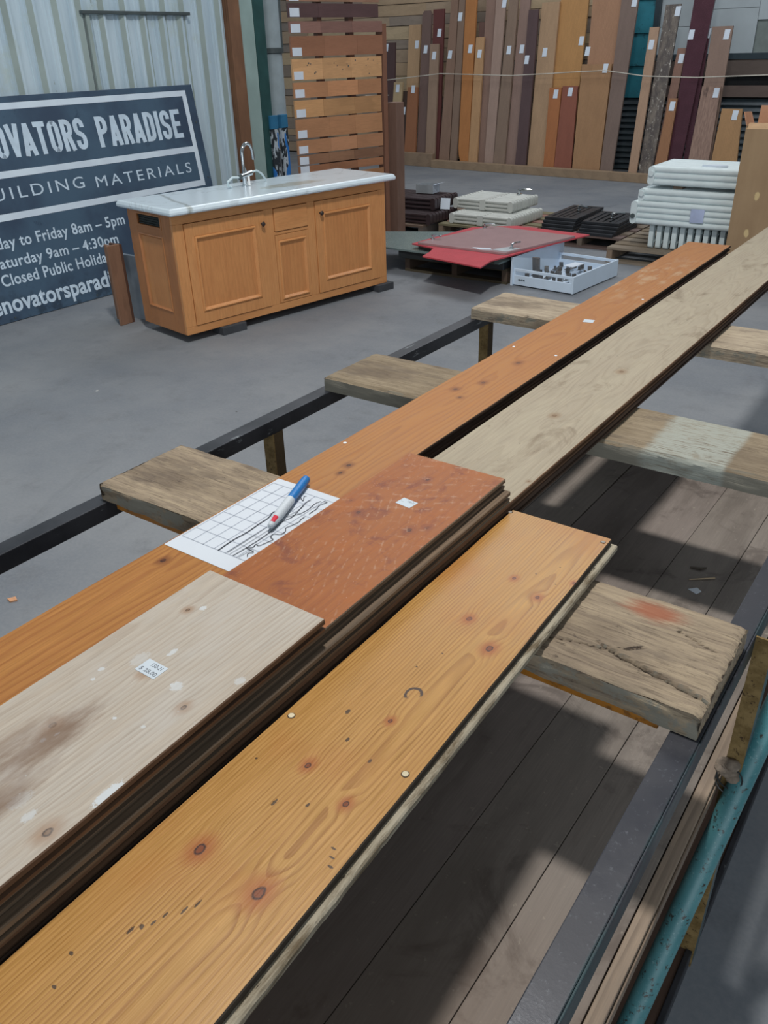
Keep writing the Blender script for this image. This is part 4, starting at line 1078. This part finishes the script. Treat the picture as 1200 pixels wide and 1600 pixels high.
def bearer_mat(name, a, b2, paint=None, paint_side=None, red=None, patch=None):
    m = Mat(name, .8, 0, .3)
    P = m.co(); sp = m.n('SeparateXYZ', {0: P}).outputs
    f1 = m.noise(m.co((7, 90, 60)), 1, 6, .7, .6); f2 = m.noise(m.co((16, 260, 160)), 1, 5, .7); big = m.noise(m.co((3, 9, 9)), 1, 4, .6)
    c = m.mix(m.rng(f1, .3, .7), C(*a, .92), C(*b2, .92))
    c = m.mix(m.math('MULTIPLY', m.rng(big, .45, .7), .55), c, C(92, 78, 66, .92))
    c = m.mix(m.math('MULTIPLY', m.rng(f2, .48, .34), .5), c, C(60, 48, 40, 1.0))
    fl2 = m.noise(m.co((14, 14, 20)), 1, 5, .7)
    pit = m.noise(m.co((22, 60, 60)), 1, 6, .75, .8); c = m.mix(m.math('MULTIPLY', m.rng(pit, .60, .70), .75), c, C(58, 48, 42, 1.0))
    smu = m.noise(m.co((5, 14, 14), loc=(3, 1, 2)), 1, 5, .65); c = m.mix(m.math('MULTIPLY', m.rng(smu, .50, .64), .4), c, C(88, 78, 72, .92))
    nrm = m.n('SeparateXYZ', {0: m.n('TexCoord').outputs['Normal']}).outputs
    if paint_side:
        ms = m.math('MULTIPLY', m.rng(m.math('ABSOLUTE', nrm[1]), .72, .95), m.rng(fl2, paint_side, paint_side + .08))
        ms = m.math('MULTIPLY', ms, m.rng(f2, .25, .4))
        c = m.mix(ms, c, C(142, 138, 126, .85))
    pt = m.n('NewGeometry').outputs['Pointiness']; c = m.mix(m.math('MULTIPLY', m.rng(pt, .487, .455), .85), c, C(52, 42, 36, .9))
    if red:
        d = m.vmath('LENGTH', m.vmath('MULTIPLY', m.vmath('SUBTRACT', P, red), (1 / .06, 1 / .03, 0)))
        c = m.mix(m.math('MULTIPLY', m.rng(m.math('ADD', d, m.math('MULTIPLY', f1, 1.2)), 1.7, .9), .8), c, C(150, 84, 58, .92))
    if patch:
        xa, xb = patch
        ms = m.math('MULTIPLY', m.rng(m.math('ADD', sp[0], m.math('MULTIPLY', fl2, .05)), xa, xa + .03), m.rng(m.math('ADD', sp[0], m.math('MULTIPLY', fl2, .02)), xb + .015, xb))
        ms = m.math('MULTIPLY', ms, m.math('MULTIPLY', m.rng(f2, .34, .52), m.rng(fl2, .30, .45, .35, .95)))
        c = m.mix(ms, c, C(158, 162, 154, .92))
    return m.out(c, .8, m.math('ADD', f1, f2), .55, .003)


BX0, BX1 = -1.435, -.148
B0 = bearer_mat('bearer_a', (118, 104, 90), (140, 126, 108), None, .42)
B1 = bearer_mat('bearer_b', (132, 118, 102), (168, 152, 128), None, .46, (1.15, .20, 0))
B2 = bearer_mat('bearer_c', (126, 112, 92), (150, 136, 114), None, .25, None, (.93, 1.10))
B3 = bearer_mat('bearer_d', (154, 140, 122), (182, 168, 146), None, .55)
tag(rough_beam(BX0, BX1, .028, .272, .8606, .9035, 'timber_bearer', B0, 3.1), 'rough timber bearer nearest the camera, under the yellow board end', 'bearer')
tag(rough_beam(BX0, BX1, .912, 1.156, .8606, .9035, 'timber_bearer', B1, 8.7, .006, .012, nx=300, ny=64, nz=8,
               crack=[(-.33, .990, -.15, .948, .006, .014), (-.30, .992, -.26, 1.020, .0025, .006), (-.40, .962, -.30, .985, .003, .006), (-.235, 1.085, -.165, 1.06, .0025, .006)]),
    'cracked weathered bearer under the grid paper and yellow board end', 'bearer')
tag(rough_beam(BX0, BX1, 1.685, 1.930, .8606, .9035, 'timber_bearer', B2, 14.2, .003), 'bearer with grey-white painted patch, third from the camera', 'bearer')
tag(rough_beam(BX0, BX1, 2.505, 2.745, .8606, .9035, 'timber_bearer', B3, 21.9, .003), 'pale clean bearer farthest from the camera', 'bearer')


# ---------------------------------------------------------------- floorboards on the bearers
def plank(name, quad, zt, th, mats, label, right='groove', left='plain', y_noise=.0008, nseg=60, origin=None, parent=None):
    """quad: x-left and x-right at the near end, then at the far end: (xl0, xr0, y0, xl1, xr1, y1). Tongue-and-groove edges."""
    xl0, xr0, y0, xl1, xr1, y1 = quad
    zb = zt - th; r = .0015
    if right == 'groove': pr = [(0, -r), (0, -th * .36), (-.009, -th * .38), (-.009, -th * .66), (0, -th * .68), (-.002, -th)]
    elif right == 'tongue': pr = [(0, -r), (-.001, -th * .36), (-.001, -th)]
    else: pr = [(0, -r), (0, -th + r), (-r, -th)]
    prof = [('L', 0, -th), ('L', 0, -r), ('L', r, 0)] + [('M', f, 0) for f in (.25, .5, .75)] + [('R', -r, 0)] + [('R', a, b2) for a, b2 in pr]
    n = len(prof); mb = MB(); vs = []
    for i in range(nseg + 1):
        f = i / nseg; y = y0 + (y1 - y0) * f; xl = xl0 + (xl1 - xl0) * f; xr = xr0 + (xr1 - xr0) * f
        e1 = y_noise * mnoise.noise((y * 9, xl * 31, 1.12)); e2 = y_noise * mnoise.noise((y * 9, xr * 37, 4.1))
        for kind, a, b2 in prof:
            x = xl + a + e1 if kind == 'L' else xr + a + e2 if kind == 'R' else xl + (xr - xl) * a
            vs.append((x, y, zt + b2))
    fs = []; ms = []
    for i in range(nseg):
        for k in range(n):
            k2 = (k + 1) % n
            fs.append((i * n + k, i * n + k2, (i + 1) * n + k2, (i + 1) * n + k))
            top = prof[k][2] > -.0001 and prof[k2][2] > -.0001
            ms.append(0 if top else 1)
    fs.append(tuple(range(n))); ms.append(1); fs.append(tuple(nseg * n + k for k in range(n - 1, -1, -1))); ms.append(1)
    mb.v = vs; mb.f = fs; mb.m = ms
    org = ((xl0 + xr0) / 2, y0, zb) if origin is None else origin
    o = mb.build(name, mats, None, org)
    tag(o, label, 'board')
    return o, org


def L(o, pts): return tuple((x - o[0], y - o[1], r) for x, y, r in pts)


KB = 0.55   # foreground boards under the roof light
EDGE_BROWN = wood('edge_brown', C(150, 112, 82, KB), C(104, 74, 54, KB), 'Y', 120, 0, .02, .01, C(80, 58, 44, KB), .6, .75)
EDGE_DARK = wood('edge_dark', C(104, 80, 64, KB), C(66, 50, 42, KB), 'Y', 120, 0, .02, .01, C(56, 44, 36, KB), .6, .8)
EDGE_GREY = wood('edge_grey', C(150, 126, 102, KB), C(104, 84, 66, KB), 'Y', 120, 0, .02, .01, C(100, 88, 74, KB), .6, .8)

# under layers
o2 = (-.95, -.5, .906)
plank('floorboard', (-1.062, -.866, -.5, -1.066, -.880, 3.66), .9275, .021, [EDGE_DARK, EDGE_DARK], 'dark board lying directly under the long orange board')
plank('floorboard', (-.823, -.6075, -.5, -.852, -.611, 4.6), .9275, .021, [EDGE_DARK, EDGE_DARK], 'dark board lying directly under the long cream board')

# long orange board
oo = (-.957, -.5, .928)


def orange_extra(m, c, u, t, w, ut):
    # redder and scuffed towards the far end
    c = m.mix(m.rng(t, 1.5, 3.0, 0, .4), c, C(206, 134, 74, KB))
    n = m.noise(m.n('CombineXYZ', {0: m.math('MULTIPLY', u, 22.0), 1: m.math('MULTIPLY', t, 9.0), 2: 0.0}).outputs[0], 1.0, 5, .7)
    sc_ = m.math('MULTIPLY', m.rng(n, .50, .64), m.math('MULTIPLY', m.rng(t, 3.0, 3.35), m.rng(t, 4.0, 3.7)))
    return m.mix(m.math('MULTIPLY', sc_, .65), c, C(224, 190, 150, KB))


ORANGE = wood('orange_pine', C(212, 146, 72, KB), C(176, 106, 46, KB), 'Y', 90, -.02, .012, .012, C(200, 130, 66, KB), .45, .46, .08,
              L(oo, ((-1.008, .733, .006), (-.965, 1.196, .006), (-.958, 1.159, .005), (-.96, 1.943, .008), (-.966, 1.762, .007), (-1.003, 1.686, .007), (-.965, 1.643, .005))), wob=.02, extra=orange_extra)
LO, _ = plank('floorboard', (-1.048, -.864, -.5, -1.060, -.884, 3.70), .950, .0215, [ORANGE, EDGE_DARK], 'long orange pine board running the whole trolley, paper lying on it', 'groove', origin=oo, nseg=90)
for x, y in ((-1.035, 2.06), (-.90, 2.05), (-1.04, 1.28), (-.90, 2.72)):
    MB().lathe([(.004, 0.0), (.004, .0006), (.0015, .0009)], 10, (x - oo[0], y - oo[1], .9500 - oo[2])).build('filled_nail_hole', WHITE, LO)
# long cream board
oc = (-.71, -.5, .928)


def cream_extra(m, c, u, t, w, ut):
    n = m.noise(m.n('CombineXYZ', {0: m.math('MULTIPLY', u, 10.0), 1: m.math('MULTIPLY', t, 4.0), 2: 0.0}).outputs[0], 1.0, 6, .7, .8)
    c = m.mix(m.math('MULTIPLY', m.rng(n, .54, .70), .55), c, C(128, 104, 76, KB))
    n2 = m.noise(m.n('CombineXYZ', {0: m.math('MULTIPLY', u, 60.0), 1: m.math('MULTIPLY', t, 40.0), 2: 0.0}).outputs[0], 1.0, 4, .7)
    c = m.mix(m.math('MULTIPLY', m.rng(n2, .66, .72), .7), c, C(96, 78, 60, KB))
    return c


CREAMW = wood('cream_pine', C(204, 190, 166, KB), C(172, 156, 132, KB), 'Y', 110, 0, .03, .02, C(214, 202, 176, KB), .5, .6, 0,
              L(oc, ((-.70, 2.02, .008), (-.72, 1.66, .007), (-.62, 1.33, .003))), wob=.03, ring=.45, extra=cream_extra, kh=(128, 104, 78), kd=(104, 82, 62))
plank('floorboard', (-.826, -.6070, -.5, -.856, -.615, 4.6), .950, .0215, [CREAMW, EDGE_BROWN], 'long pale cream board beside the long orange board', 'groove', origin=oc, nseg=90)

# red-brown pair
ol = (-.73, -.5, .9505)
plank('floorboard', (-.826, -.596, -.5, -.838, -.612, 1.236), .9715, .021, [EDGE_GREY, EDGE_GREY], 'grey-edged board lying directly under the red-brown board', 'groove')
orr = (-.73, -.5, .972)


def red_extra(m, c, u, t, w, ut):
    blot = m.noise(ut, 14, 5, .65, .6); c = m.mix(m.math('MULTIPLY', m.rng(blot, .52, .68), .65), c, C(132, 64, 52, KB))
    b2 = m.noise(ut, 9, 4, .6); c = m.mix(m.math('MULTIPLY', m.rng(b2, .54, .66), .55), c, C(196, 112, 44, KB))
    # rows of pale dashes left by a pressed pattern
    q = m.vmath('ADD', ut, m.vmath('SCALE', m.n('TexNoise', {'Vector': ut, 'Scale': 12.0}).outputs[1], None, .018))
    s2 = m.n('SeparateXYZ', {0: q}).outputs
    a = m.math('ADD', m.math('MULTIPLY', s2[0], 58.0), m.math('MULTIPLY', s2[1], 26.0)); bq = m.math('SUBTRACT', m.math('MULTIPLY', s2[0], 20.0), m.math('MULTIPLY', s2[1], 36.0))
    da = m.math('ABSOLUTE', m.math('SUBTRACT', m.math('FRACT', a), .5)); db = m.math('ABSOLUTE', m.math('SUBTRACT', m.math('FRACT', bq), .5))
    nz = m.noise(ut, 55, 3, .6); gate = m.rng(m.noise(ut, 7, 2, .5), .36, .56)
    d1_ = m.math('MULTIPLY', m.rng(da, .13, .04), m.rng(db, .44, .30))
    c = m.mix(m.math('MULTIPLY', m.math('MULTIPLY', d1_, gate), m.rng(nz, .42, .62, 0, .55)), c, C(216, 172, 140, KB))
    d2_ = m.math('MULTIPLY', m.rng(db, .14, .06), m.rng(nz, .5, .62, 0, .5))
    c = m.mix(m.math('MULTIPLY', d2_, m.rng(t, 1.25, 1.6)), c, C(214, 170, 138, KB))
    vo = m.n('TexVoronoi', {'Vector': ut, 'Scale': 150.0}, feature='F1').outputs[0]
    c = m.mix(m.math('MULTIPLY', m.rng(vo, .16, .08), m.rng(m.noise(ut, 30, 2), .54, .62, 0, .8)), c, C(226, 196, 170, KB))
    return c


RED = wood('red_varnished_pine', C(192, 114, 54, KB), C(166, 88, 42, KB), 'Y', 60, -.05, .02, .015, C(196, 118, 56, KB), .6, .46, .05,
           L(orr, ((-.746, 1.158, .005), (-.671, .985, .006), (-.651, 1.008, .005), (-.818, 1.014, .004), (-.78, .987, .005))), wob=.03, ring=.4, extra=red_extra, bs=.4, kd=(60, 40, 34), kh=(110, 58, 40))
RB, _ = plank('floorboard', (-.832, -.606, -.5, -.842, -.6245, 1.238), .9935, .0215, [RED, EDGE_GREY], 'red-brown varnished board with pale dashes and a price sticker', 'groove', origin=orr)
# torn pale fibres along the sawn end and lower edge of the red-brown board
rf = random.Random(5); fb = MB()
for k in range(70):
    x = -.84 + .213 * rf.random(); l = rf.uniform(.002, .006)
    fb.add([(x - orr[0], 1.2375 - orr[1], .9932 - orr[2]), (x + rf.uniform(.001, .003) - orr[0], 1.2375 - orr[1], .9932 - orr[2]), (x + rf.uniform(-.002, .003) - orr[0], 1.238 + l - orr[1], .992 - orr[2])], [(0, 1, 2)])
fbo = fb.build('torn_fibre', flat('pale_fibre', C(206, 176, 132, KB), .8), RB, fix=False); fbo['kind'] = 'stuff'

# whitewashed board on top
op = (-.71, -.5, .994)
WP = C(206, 212, 216, .78); ST = C(128, 92, 64, KB)
spots = [(x - op[0], y - op[1], a, b2, WP, am) for x, y, a, b2, am in ((-.612, .322, .008, .022, .95), (-.787, .449, .004, .005, .9), (-.736, .523, .004, .010, .8), (-.681, .480, .009, .009, .85), (-.622, .532, .007, .008, .5), (-.775, .615, .005, .006, .8),
         (-.762, .490, .010, .016, .35), (-.657, .256, .006, .010, .6), (-.684, .263, .010, .016, .3), (-.78, .43, .003, .003, .9), (-.70, .40, .003, .003, .8), (-.74, .33, .003, .004, .9), (-.735, .345, .002, .004, .9), (-.69, .21, .004, .006, .9), (-.66, .41, .003, .003, .8))]
spots += [(-.735 - op[0], .33 - op[1], .024, .07, ST, .75, 1), (-.70 - op[0], .24 - op[1], .02, .06, ST, .7, 1), (-.77 - op[0], .30 - op[1], .015, .06, ST, .45, 1), (-.60 - op[0], .45 - op[1], .008, .05, C(214, 204, 192, KB), .5, 1)]


def pale_extra(m, c, u, t, w, ut):
    n = m.noise(m.n('CombineXYZ', {0: m.math('MULTIPLY', u, 16.0), 1: m.math('MULTIPLY', t, 6.0), 2: 0.0}).outputs[0], 1.0, 5, .65)
    c = m.mix(m.math('MULTIPLY', m.rng(n, .45, .7), .5), c, C(222, 216, 208, KB))
    vo = m.n('TexVoronoi', {'Vector': ut, 'Scale': 90.0}, feature='F1').outputs[0]
    return m.mix(m.math('MULTIPLY', m.rng(vo, .12, .07), m.rng(m.noise(ut, 12, 2), .55, .65, 0, .8)), c, C(216, 216, 212, KB))


PALEW = wood('whitewashed_pine', C(222, 212, 198, KB), C(190, 172, 154, KB), 'Y', 130, -.12, .05, .01, C(214, 198, 178, KB), .5, .62, 0,
             L(op, ((-.733, .478, .006), (-.645, .459, .005), (-.752, .351, .006), (-.623, .255, .007), (-.79, .60, .004))), spots, wob=.014, ring=.55, extra=pale_extra, kd=(66, 52, 46), kh=(138, 108, 82))
PB, _ = plank('floorboard', (-.828, -.5935, -.5, -.8395, -.6135, .690), 1.0155, .0215, [PALEW, EDGE_BROWN], 'whitewashed pale board with paint splashes and a price sticker on top of stack', 'groove', origin=op)

# yellow front board
oy = (-.495, -.5, .906)
kn = L(oy, ((-.534, .366, .0085), (-.443, .363, .0095), (-.439, .506, .005), (-.514, .527, .0055), (-.439, .847, .0075), (-.5, .893, .006), (-.438, 1.001, .005), (-.494, 1.029, .0045), (-.474, .646, .004), (-.407, 1.07, .0035)))
DK1 = C(40, 30, 28, 1.0)
ys = [(x - oy[0], y - oy[1], a, b2, DK1, .85) for x, y, a, b2 in ((-.531, .629, .003, .005), (-.51, .461, .002, .006), (-.521, .259, .002, .005), (-.515, .268, .003, .003), (-.5085, .277, .0015, .004), (-.505, .29, .0015, .004), (-.493, .305, .0015, .006), (-.487, .318, .0015, .006),
      (-.50, .588, .0025, .004), (-.575, .50, .002, .002), (-.535, .18, .003, .002), (-.55, .21, .003, .002), (-.505, .755, .0016, .002), (-.49, .80, .0015, .0015), (-.47, 1.06, .0016, .0016), (-.43, 1.05, .0015, .0015), (-.445, 1.1, .0014, .0014), (-.40, .98, .0014, .002), (-.455, .575, .002, .004), (-.475, .48, .002, .004), (-.413, .45, .004, .0015), (-.407, .44, .004, .0015), (-.401, .43, .004, .0015))]


def yellow_extra(m, c, u, t, w, ut):
    # heel-shaped dark arc
    d = m.vmath('LENGTH', m.vmath('MULTIPLY', m.vmath('SUBTRACT', ut, (-.477 - oy[0], .705 - oy[1], 0)), (1.0, .85, 0)))
    dn = m.math('ADD', d, m.math('MULTIPLY', m.math('SUBTRACT', m.noise(ut, 220, 3), .5), .003))
    arc_ = m.math('MULTIPLY', m.rng(m.math('ABSOLUTE', m.math('SUBTRACT', dn, .0105)), .0026, .0012), m.rng(m.math('SUBTRACT', t, m.math('MULTIPLY', u, .9)), .705 - oy[1] - .9 * (-.477 - oy[0]) - .011, .705 - oy[1] - .9 * (-.477 - oy[0]) - .004))
    c = m.mix(m.math('MULTIPLY', arc_, .9), c, C(44, 36, 40, 1.0))
    n = m.noise(ut, 4.5, 3, .5); c = m.mix(m.math('MULTIPLY', m.rng(n, .5, .72), .35), c, C(202, 118, 46, KB))
    return c


YELLOW = wood('golden_pine', C(222, 168, 92, KB), C(164, 102, 40, KB), 'Y', 190, .045, .012, .012, C(216, 158, 78, KB), .5, .36, .2, kn, ys, ring=.62, wob=.009, extra=yellow_extra, kd=(52, 30, 26), kh=(142, 72, 30))
YB_, _ = plank('floorboard', (-.5935, -.3665, -.5, -.6045, -.4075, 1.232), .9365, .0295, [YELLOW, flat('dark_board_edge', C(70, 60, 50, KB), .8)], 'golden yellow knotty pine board nearest the camera with a weathered tongue edge', 'tongue', origin=oy, nseg=120)
# ragged tongue
m = Mat('weathered_tongue', .85, 0, .3); n1 = m.noise(m.co((60, 9, 60)), 1, 6, .75, .4); n2 = m.noise(m.co((200, 30, 200)), 1, 4, .7)
c = m.mix(m.rng(n1, .35, .62), C(128, 112, 88, KB), C(204, 194, 172, KB)); c = m.mix(m.rng(n2, .62, .70), c, C(72, 60, 48, KB)); TNG = m.out(c, .85, n1, .5, .002)
tv = MB(); vs = []; ns = 220
for i in range(ns + 1):
    f = i / ns; y = -.5 + 1.736 * f; xr = -.3665 + (-.4075 + .3665) * f - .0012
    n = mnoise.noise((y * 24, 3.3, 0)) * .5 + mnoise.noise((y * 90, 1.3, 0)) * .35
    wd = .0115 + .0020 * n
    for dx, z in ((-.002, .9245), (wd * .8, .9248 + .001 * n), (wd, .9225), (wd, .9145), (wd * .45, .9080 - .0005 * n), (-.002, .9078)): vs.append((xr + dx - oy[0], y - oy[1], z - oy[2]))
for i in range(ns):
    for k in range(5): tv.f.append((i * 6 + k, (i + 1) * 6 + k, (i + 1) * 6 + k + 1, i * 6 + k + 1)); tv.m.append(0)
tv.v = vs; tv.f += [tuple(range(6)), tuple(ns * 6 + k for k in range(5, -1, -1))]; tv.m += [0, 0]
tv.build('tongue', TNG, YB_)['label'] = 'pale weathered tongue along the edge'
FIL = flat('cream_filler', C(216, 204, 172, .8), .6); NAIL = flat('nail_steel', C(150, 142, 132, 1.0), .35, .7)
for x, y, s_, mt, nm in ((-.588, .581, .0042, FIL, 'filler_plug'), (-.407, .582, .0042, FIL, 'filler_plug'), (-.4165, 1.214, .0035, NAIL, 'nail_head'), (-.603, 1.222, .0035, NAIL, 'nail_head')):
    q = MB().lathe([(s_ * 1.3, 0), (s_ * 1.3, .0003), (s_, .0004), (s_, .0011), (s_ * .5, .0014)], 12, (x - oy[0], y - oy[1], .9365 - oy[2])); q.m = [1 if i < 24 else 0 for i in range(len(q.m))]
    q.build(nm, [mt, flat('plug_rim_%d' % int(abs(x) * 1000), C(60, 46, 36, 1.0), .8)], YB_)

# ---------------------------------------------------------------- stickers, paper, pen
INK = flat('grey_ink', C(86, 90, 100, 1.0), .6, var=.02); STK = flat('sticker_white', C(206, 218, 228, .78), .45, var=.02)
def sticker(cx, cy, z, w, h, rot, label, lines):
    t = thing('price_sticker', label, 'sticker', (cx, cy, z), rot)
    MB().box((-w / 2, -h / 2, .0001), (w / 2, h / 2, .0005)).build('label', STK, t)
    for s_, v, hh_, wl_, wr_ in lines:
        lettering(s_, s_, wl_ * w, wr_ * w, v * h, hh_ * h, .0, 1.0, t, lambda u, vv, d: (u, vv, .0006), INK, stuff=True)
    return t


sticker(-.733, .485, 1.0155, .036, .025, .0, 'white price sticker reading 28 dollars on the whitewashed board', [('150-21', .12, .26, -.15, .36), ('$ 28.00', -.36, .26, -.40, .42)])
sticker(-.728, 1.061, .9935, .033, .024, -.12, 'white price sticker on the red-brown board', [('150-21', .12, .22, -.05, .4), ('\u2014', -.1, .2, -.42, -.2)])
sticker(-.954, 2.40, .950, .032, .03, .2, 'small white sticker on the long orange board', [])

pp = thing('grid_paper', 'white sheet of grid paper with black marker drawing on orange board', 'paper', (-1.047, .770, .9502))
PAPER = flat('paper_white', C(214, 222, 232, .8), .7, var=.015)
pm = MB(); nxp, nyp = 10, 14
for jx in range(nxp + 1):
    for iy in range(nyp + 1):
        u, v = jx / nxp, iy / nyp
        pm.v.append((.205 * u, .301 * v, .0004 + .0012 * (math.sin(u * 3.1) * .3 * v)))
for jx in range(nxp):
    for iy in range(nyp): pm.f.append((jx * (nyp + 1) + iy, (jx + 1) * (nyp + 1) + iy, (jx + 1) * (nyp + 1) + iy + 1, jx * (nyp + 1) + iy + 1)); pm.m.append(0)
pm.build('sheet', PAPER, pp, fix=False)
gr = MB(); zg = .0014
for v in [.037 + .0347 * k for k in range(8)]: gr.ribbon([(.006, v), (.19, v + .001)], .0007, zg)
for u in [.005 + .0268 * k for k in range(8)]: gr.ribbon([(u, .037), (u - .002 * 0, .28)], .0007, zg)
gr.build('grid_line', flat('grey_grid_ink', C(120, 128, 146, 1.0), .7), pp, fix=False)['label'] = 'thin grey printed grid'
STROKES = [
 [(-0.9505, 0.8064), (-0.9529, 0.8447), (-0.9508, 0.8777), (-0.953, 0.9124), (-0.9542, 0.9386), (-0.9608, 0.9586), (-0.9551, 0.9609)],
 [(-0.9322, 0.8105), (-0.9321, 0.8582), (-0.9334, 0.9118)],
 [(-0.9165, 0.8077), (-0.9146, 0.8633), (-0.917, 0.9061), (-0.9229, 0.9419), (-0.9193, 0.9679), (-0.9328, 1.0193), (-0.9313, 1.0335)],
 [(-0.8935, 0.8197), (-0.8993, 0.8277), (-0.8949, 0.8365), (-0.9139, 0.8392), (-0.9066, 0.847), (-0.9092, 0.8575), (-0.9011, 0.8567), (-0.8962, 0.8752), (-0.8946, 0.8856), (-0.9035, 0.8893), (-0.9061, 0.9003), (-0.8949, 0.9063), (-0.8951, 0.919), (-0.902, 0.9288), (-0.8992, 0.9405), (-0.8965, 0.9589), (-0.8997, 0.9669), (-0.8993, 0.9774)],
 [(-0.8996, 0.991), (-0.9004, 1.001), (-0.9, 1.0118), (-0.9046, 1.0266), (-0.8999, 1.0441), (-0.9081, 1.0425)],
 [(-0.9271, 0.9595), (-0.9154, 0.9809), (-0.9122, 1.0039), (-0.9159, 1.0265), (-0.9126, 1.041)],
 [(-0.9578, 1.0327), (-0.9426, 1.024), (-0.9518, 1.0381), (-0.9486, 1.0416)],
 [(-0.925, 0.809), (-0.9235, 0.86), (-0.924, 0.915)], [(-0.905, 0.81), (-0.903, 0.83), (-0.9035, 0.842)], [(-0.93, 0.955), (-0.926, 0.985), (-0.928, 1.01)]]


def smooth_path(p, n=6):
    out = []
    for i in range(len(p) - 1):
        p0, p1, p2, p3 = p[max(i - 1, 0)], p[i], p[i + 1], p[min(i + 2, len(p) - 1)]
        for k in range(n):
            t = k / n
            out.append(tuple(.5 * (2 * p1[q] + (p2[q] - p0[q]) * t + (2 * p0[q] - 5 * p1[q] + 4 * p2[q] - p3[q]) * t * t + (3 * p1[q] - p0[q] - 3 * p2[q] + p3[q]) * t ** 3) for q in (0, 1)))
    return out + [p[-1]]


BKI = flat('black_marker_ink', C(48, 48, 56, 1.0), .5, var=.02)
wds = [.0022, .0011, .0015, .0015, .0015, .0014, .0015, .0008, .0008, .0008]
for s_, w_ in zip(STROKES, wds):
    MB().ribbon([(x + 1.047, y - .770) for x, y in smooth_path(s_)], w_, .0018).build('marker_line', BKI, pp, fix=False)

pn = thing('marker_pen', 'blue marker pen with white cap lying on the grid paper', 'pen', (-.950, .993, .9525), math.atan2(1.085 - .905, -.981 + .915))
BLU = flat('blue_plastic', C(34, 118, 190, .85), .3, var=.03); WPL = flat('white_pen_plastic', C(206, 214, 222, .8), .3, var=.03); RDP = flat('red_print', C(190, 40, 60, 1.0), .4)
def along(prof, name, mat):
    q = MB().lathe([(r_, z_) for z_, r_ in prof], 20); q.v = [(z_, x_, y_ + .0098) for x_, y_, z_ in q.v]
    return q.build(name, mat, pn, smooth=True)


along([(.006, .0088), (.060, .0092), (.088, .0090), (.094, .0084), (.096, .006)], 'barrel', BLU)['label'] = 'blue barrel'
along([(-.096, .0030), (-.094, .0052), (-.070, .0082), (-.050, .0094), (.006, .0096), (.0065, .0090)], 'cap', WPL)['label'] = 'white cap'
q = MB()
for k in range(6):
    a0 = math.radians(38 + k * 11); a1 = math.radians(38 + (k + 1) * 11)
    for z0, z1, r0, r1 in ((-.086, -.068, .0064, .0085),):
        q.add([(z0, -r0 * math.cos(a0), .0098 + r0 * math.sin(a0)), (z0, -r0 * math.cos(a1), .0098 + r0 * math.sin(a1)), (z1, -r1 * math.cos(a1), .0098 + r1 * math.sin(a1)), (z1, -r1 * math.cos(a0), .0098 + r1 * math.sin(a0))], [(0, 1, 2, 3)])
q.v = [(x, y * 1.03, .0098 + (z - .0098) * 1.03) for x, y, z in q.v]
q.build('printed_label', RDP, pn)['label'] = 'red printed mark'

# ---------------------------------------------------------------- small debris
tag(MB().prism([(-.375, 1.735), (-.352, 1.725), (-.345, 1.742), (-.358, 1.752)], .5505, .5515).build('paper_scrap', PAPER), 'small white paper scrap on the trolley deck', 'paper')
SPL = flat('pale_splinter', C(150, 132, 108, 1.2), .8)
tag(MB().tube([(-.385, 1.775, .5525), (-.335, 1.815, .5525)], [.0015, .0022], 5).build('wood_splinter', SPL), 'long pale splinter on deck beyond the paper scrap', 'splinter')
tag(MB().tube([(-.40, 1.83, .5525), (-.375, 1.835, .5535), (-.365, 1.85, .5525)], [.002, .004, .0015], 5).build('wood_splinter', flat('dark_splinter', C(70, 62, 54, 1.0), .8)), 'dark curled splinter on the trolley deck', 'splinter')
tag(MB().prism([(-2.56, 1.17), (-2.535, 1.165), (-2.52, 1.185), (-2.545, 1.195)], .0003, .006).build('wood_chip', tim((170, 120, 84), 'X')), 'small tan wood chip on the floor at left', 'chip')
